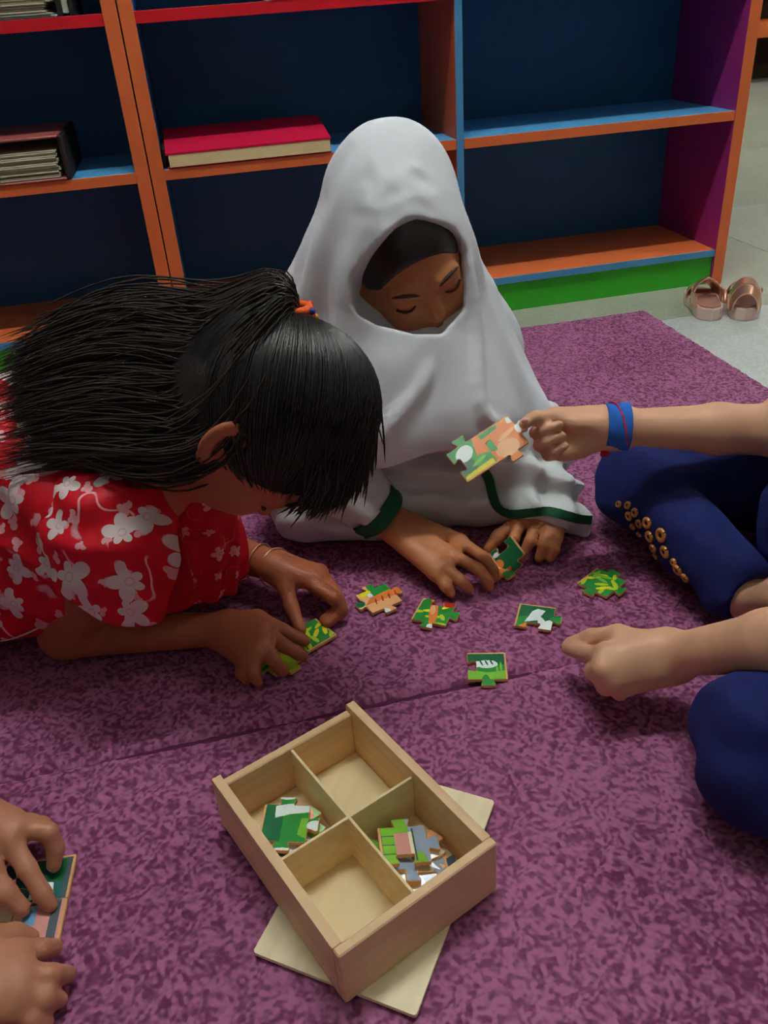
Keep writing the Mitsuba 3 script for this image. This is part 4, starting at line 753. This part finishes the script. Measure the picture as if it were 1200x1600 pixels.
# in the hands of the girl in the scarf
piece('orange piece with a green tab under the fingertips of the scarfed girl', lay(770, 886, -58, .003), (0, 1, 1, 1), OR, [(PO, el(0, .2, .5, .3)), (MG, el(1.3, 0, .45, .4)), (LG, el(-.3, .9, .5, .3)), (WH, el(.2, -.6, .3, .2))])
p_ = px(793, 866, .020); xq = unit(px(812, 848, .034) - px(778, 876, .010)); yq = unit(np.cross(unit(A([-.35, -.55, .75])), xq))
piece('dark green piece held on edge by the scarfed girl', frame(p_, xq, yq), (1, 0, -1, 0), DG, [(WH, el(-.6, .5, .3, .2)), (OR, el(-.8, -.3, .3, .4))], hw=.020, hh=.016)
# two joined pieces held out by the child in navy
xa_ = unit(.84 * CR + .545 * CU + .10 * CF); nn_ = unit(-CF * .62 + A([0, 0, .55]) + CR * .05); ya_ = unit(np.cross(nn_, xa_)); za_ = np.cross(xa_, ya_)
pc0 = PY(738, 718, .855); pc1 = pc0 + xa_ * .0445
piece('green piece with white feathers, joined to the orange one in mid air', frame(pc0, xa_, ya_, za_), (0, 1, 1, -1), MG, [(DG, sbox(-1, -1, 0, 0)), (WH, el(-.2, .45, .55, .42, 25)), (YE, pg((-1, -1), (.9, -.95), (.9, -.6), (-.9, -.7))), (LG, el(.2, -.35, .5, .1, 10)), (OR, pg((.3, .0), (1, -.2), (1.2, 1), (.6, 1.)))])
piece('orange piece with a white tab, pinched between finger and thumb in mid air', frame(pc1, xa_, ya_, za_), (1, 1, 0, -1), OR, [(MG, pg((-1, 1), (.2, 1), (.1, .7), (-1, .6))), (PO, el(-.1, -.6, .7, .5)), (PO, el(.3, .1, .6, .12, 10)), (WH, el(1.35, .0, .5, .45)), (WH, pg((.7, .6), (1, .5), (1, 1), (.8, 1)))])
# between the hands at the lower left
ad_ = ang((78, 1462), (104, 1342)) - 90
piece('dark teal piece with pale rim under the fingertips at the lower left', lay(74, 1374, ad_, .0006), (-1, 0, 0, -1), TE, [(DG, sbox(-1, -.2, 1, 1)), (WH, pg((-.6, -.9), (.4, -.8), (.3, -.2), (-.5, -.1))), (NB_, el(-.2, -.5, .4, .2)), (GY, sbox(.7, -1, 1, 1)), (TE, el(-.3, .3, .5, .2, 20))])
M_ = lay(74, 1374, ad_, .0006); M2_ = M_.copy(); M2_[:3, 3] = M_[:3, 3] - M_[:3, 1] * .0455
piece('pink and pale blue piece with a dark stripe between the lower left hands', M2_, (0, 0, 1, 1), PK, [(GY, sbox(.45, -1, .8, 1)), (NB_, sbox(-.6, .0, -.1, .8)), (WH, sbox(-1, -1, -.1, -.1)), (CM, sbox(-1, .2, -.6, 1)), (GY, sbox(-1, .86, .5, 1)), (OR, el(-.7, -.3, .3, .2, 30))])
M3_ = M_.copy(); M3_[:3, 3] = M_[:3, 3] - M_[:3, 0] * .0455
piece('teal and white piece at the left edge under the upper hand', M3_, (1, 1, 0, 1), TE, [(WH, el(.2, -.6, .5, .25)), (MG, el(-.2, .3, .5, .4)), (NB_, el(.5, -.2, .3, .2))])
M4_ = M2_.copy(); M4_[:3, 3] = M2_[:3, 3] - M2_[:3, 0] * .0455
piece('cream and orange piece at the left edge beside the pink striped one', M4_, (0, -1, -1, 1), CM, [(OR, el(.2, -.3, .4, .3)), (WH, el(.5, -.6, .4, .3)), (NB_, sbox(-.5, .2, .2, .8))])
# heaps in two compartments of the box
def inbox(a, b, z, deg, tx=0, ty=0):
    """a, b: place across and along the box, in metres from its near corner"""
    R = trimesh.transformations.euler_matrix(math.radians(tx), math.radians(ty), math.radians(deg), 'sxyz'); R[:3, 3] = BO + be1 * a + be2 * b + [0, 0, z]; return R
d0 = math.degrees(BT); LEFT_PEN = [[bt, ym + .0014], [xm - .0014, bl - bt - .002]]; RIGHT_PEN = [[xm + .0014, bt], [bw - bt, ym - .0014]]
piece('plain pale piece lying face down against the divider in the left heap', inbox(.056, .127, .0048, d0 + 12), (1, 0, 1, 0), CM, (), hw=.0195, hh=.0195, pen=LEFT_PEN)
piece('orange and red piece lowest in the left heap', inbox(.034, .134, .0050, d0 + 40), (1, 0, 0, 1), CM, [(RE, el(-.4, -1.2, .5, .4)), (OR, el(.3, .4, .5, .4))], hw=.0195, hh=.0195, pen=LEFT_PEN)
piece('lime and orange piece leaning in the left heap', inbox(.052, .150, .0105, d0 + 20, 6, -8), (1, 1, 0, -1), LG, [(YG, sbox(-1, .0, .6, .8)), (OR, el(.9, .1, .4, .35)), (BR, el(-.4, .9, .4, .2)), (PO, el(1.2, .2, .2, .2))], hw=.02, hh=.02, pen=LEFT_PEN)
piece('white piece with an orange spot propped on edge in the left heap', inbox(.038, .139, .0135, d0 - 46, -8, 12), (0, 1, 1, -1), WH, [(OR, el(.4, -.1, .3, .45)), (DG, pg((-1, -1), (1, -1), (1, -.75), (-1, -.6))), (MG, pg((-1, .0), (-.5, .3), (-.6, 1), (-1, 1))), (GY, el(1.3, -.1, .3, .2))], hw=.02, hh=.02, pen=LEFT_PEN)
piece('dark green piece with a broad white band, topmost in the left heap', inbox(.038, .158, .0215, d0 - 38, -5, 5), (1, 1, 1, 0), MG, [(DG, sbox(-1, -1, -.1, 1)), (WH, pg((-.45, .25), (.2, .5), (1.6, .75), (1.6, 1.35), (-.2, 1.0), (-.5, .9))), (WH, el(-.1, 1.5, .45, .2)), (LG, pg((.6, -.6), (1., -.8), (1., .3), (.7, .3))), (WH, el(0.1, -1.5, .5, .2)), (WH, el(1.35, -.1, .4, .3))], hw=.0215, hh=.0215, pen=LEFT_PEN)
for (lab, a, b, z, dg, tx, ty, sd_, bg, art) in [
    ('brown piece lying at the bottom front of the right heap', .095, .038, .0050, 20, 0, 0, (1, 1, 0, 0), BR, [(CM, el(0, 0, .6, .5))]),
    ('cream piece at the front of the right heap', .116, .034, .0052, -20, 0, 0, (1, 0, 1, 1), CM, [(SV, el(.2, .4, .5, .3))]),
    ('grey blue piece in the right corner of the right heap', .130, .050, .0060, 65, 3, -3, (1, -1, 1, 0), GY, [(BR, el(-.5, .2, .4, .4)), (OR, sbox(-1, -1, 1, -.7))]),
    ('tan and grey piece below the shiny top piece of the right heap', .122, .062, .0100, 100, -5, 6, (1, 1, -1, 1), PO, [(GY, el(.4, .3, .5, .4)), (CM, sbox(-1, -1, 0, 0))]),
    ('lime piece behind the top piece of the right heap', .106, .084, .0100, 40, 4, 4, (1, 1, 1, -1), LG, [(TE, el(.6, .3, .3, .3)), (MG, sbox(-1, -.1, 1, .1))]),
    ('pale blue piece on the left of the right heap', .089, .071, .0092, -30, -4, -6, (1, -1, 1, 0), NB_, [(WH, el(0, 0, .6, .5)), (LG, sbox(-1, .6, 1, 1))]),
    ('white glossy piece in the front middle of the right heap', .100, .050, .0145, 10, 8, -6, (1, 1, 1, 0), WH, [(SV, pg((0, -1), (1, -1), (1, 1), (.4, .3))), (CM, el(-.4, -.4, .3, .3))]),
    ('silvery cream piece near the end wall in the right heap', .117, .047, .0150, 60, 10, 10, (0, 1, 1, -1), SV, [(CM, el(-.3, .1, .5, .4)), (WH, el(.4, .5, .4, .2))])]:
    piece(lab, inbox(a, b, z, d0 + dg, tx, ty), sd_, bg, art, hw=.0190, hh=.0190, pen=RIGHT_PEN)
piece('shiny piece with lime squares, a pink panel and silver, topmost in the right heap', inbox(.106, .069, .0245, d0 - 30, -9, 6), (-1, 1, 1, 0), LG,
      [(PK, sbox(-.35, -.6, .25, .65)), (CM, sbox(.25, -.6, .45, .7)), (SV, pg((.45, -.5), (1, -1.2), (2.2, -1), (2.2, 2), (.1, 2), (.3, .7), (.5, .7))), (LG, pg((.45, -1), (.9, -1), (.75, -.5), (.45, -.4))), (GY, sbox(-.95, -1, -.88, 1)), (GY, sbox(-.9, -.52, -.35, -.47)), (GY, sbox(-.9, -.02, -.35, .03)), (GY, sbox(-.9, .47, -.35, .52)), (GY, sbox(.40, -.9, .47, .9))], hw=.0215, hh=.0215, pen=RIGHT_PEN)

# ------------------------------------------------------------------ a pair of sandals on the floor by the shelf
plain('mat_sole', rgb(222, 196, 182), 0.5); plain('mat_insole', rgb(150, 106, 92), 0.6); plain('mat_rose_gold', rgb(224, 168, 140), 0.16, 0.6, metallic=0.75, clearcoat=0.6)
def sandal(label, heel, toe, mir):
    r = thing('sandal', label, 'sandal', 'pair of sandals by the shelf'); h, t_ = A(heel), A(toe); h[2] = t_[2] = FZ; ax = unit(t_ - h); M = frame(h, [ax[1] * 1.13, -ax[0] * 1.13, 0], ax, [0, 0, 1.1]); Ln = .165
    ys = np.linspace(0, 1, 25); wl = np.interp(ys, [0, .03, .1, .25, .45, .7, .88, .97, 1], [.002, .013, .023, .026, .024, .031, .028, .015, .002]); wr_ = np.interp(ys, [0, .03, .1, .25, .45, .7, .88, .97, 1], [.002, .013, .023, .026, .027, .033, .024, .011, .002])
    if mir: wl, wr_ = wr_, wl
    P = Polygon(np.r_[np.c_[-wl, ys * Ln], np.c_[wr_, ys * Ln][::-1]]).buffer(.001)
    def ext(p, z0, z1, bev=.002):
        a = trimesh.creation.extrude_polygon(p.buffer(-bev), z1 - z0).apply_translation([0, 0, z0]); b = trimesh.creation.extrude_polygon(p, z1 - z0 - 2 * bev).apply_translation([0, 0, z0 + bev]); return cat([a, b])
    part(r, 'sole', xf(ext(P, 0.0, .026), M), 'mat_sole'); part(r, 'insole', xf(ext(P.buffer(-.004), .0255, .028, .0006), M), 'mat_insole')
    def band(y0, y1, hgt, wx, lean=0.0):
        a = np.linspace(-.12, np.pi + .12, 22); V = []
        for y, k in ((y0, 0), (y1, 1)):
            for o in (0, .0022):
                V.append(np.c_[(wx[k] + o) * np.cos(a), y + lean * np.sin(a), .024 + (hgt[k] + o) * np.sin(a)])
        V = A(V); n = len(a); q = []; lp = [0, 2, 3, 1]
        for i in range(n - 1):
            for j in range(4): p_, s_ = lp[j] * n, lp[(j + 1) % 4] * n; q += [[p_ + i, s_ + i, s_ + i + 1], [p_ + i, s_ + i + 1, p_ + i + 1]]
        return trimesh.Trimesh(V.reshape(-1, 3), q, process=False)
    part(r, 'toe_band', xf(band(.098, .140, (.034, .018), (.033, .024)), M), 'mat_rose_gold', 40)
    if mir:
        part(r, 'heel_band', xf(band(.003, .026, (.032, .044), (.022, .0280), -.004), M), 'mat_rose_gold', 40); part(r, 'instep_band', xf(band(.022, .062, (.046, .048), (.0285, .029), .004), M), 'mat_rose_gold', 40)
    else:
        part(r, 'instep_band', xf(band(.060, .078, (.046, .044), (.0285, .029), .004), M), 'mat_rose_gold', 40); part(r, 'side_band', xf(cbox((-.0305, .02, .022), (-.0275, .075, .048), .001), M), 'mat_rose_gold')
        part(r, 'heel_strap', xf(tube(spline([(.027, .064, .050), (.030, .045, .044), (.029, .030, .030)], 10), .0045, 8), M), 'mat_rose_gold', True)
    part(r, 'centre_strap', xf(tube(spline([(0, .070, .068), (0, .085, .063), (0, .104, .057)], 8), .006, 8), M), 'mat_rose_gold', True)
    part(r, 'buckle', xf(torus((-.031 if not mir else .031, .064, .050), (1, 0, .2), .006, .0014, 14, 6), M), 'mat_rose_gold', True)
sandal('left one of the two rose gold sandals, open at the back', PZ(1111, 502, FZ), PZ(1068, 440, FZ), False)
sandal('right one of the two rose gold sandals, farther from the green plinth', PZ(1161, 502, FZ), PZ(1152, 436, FZ), True)
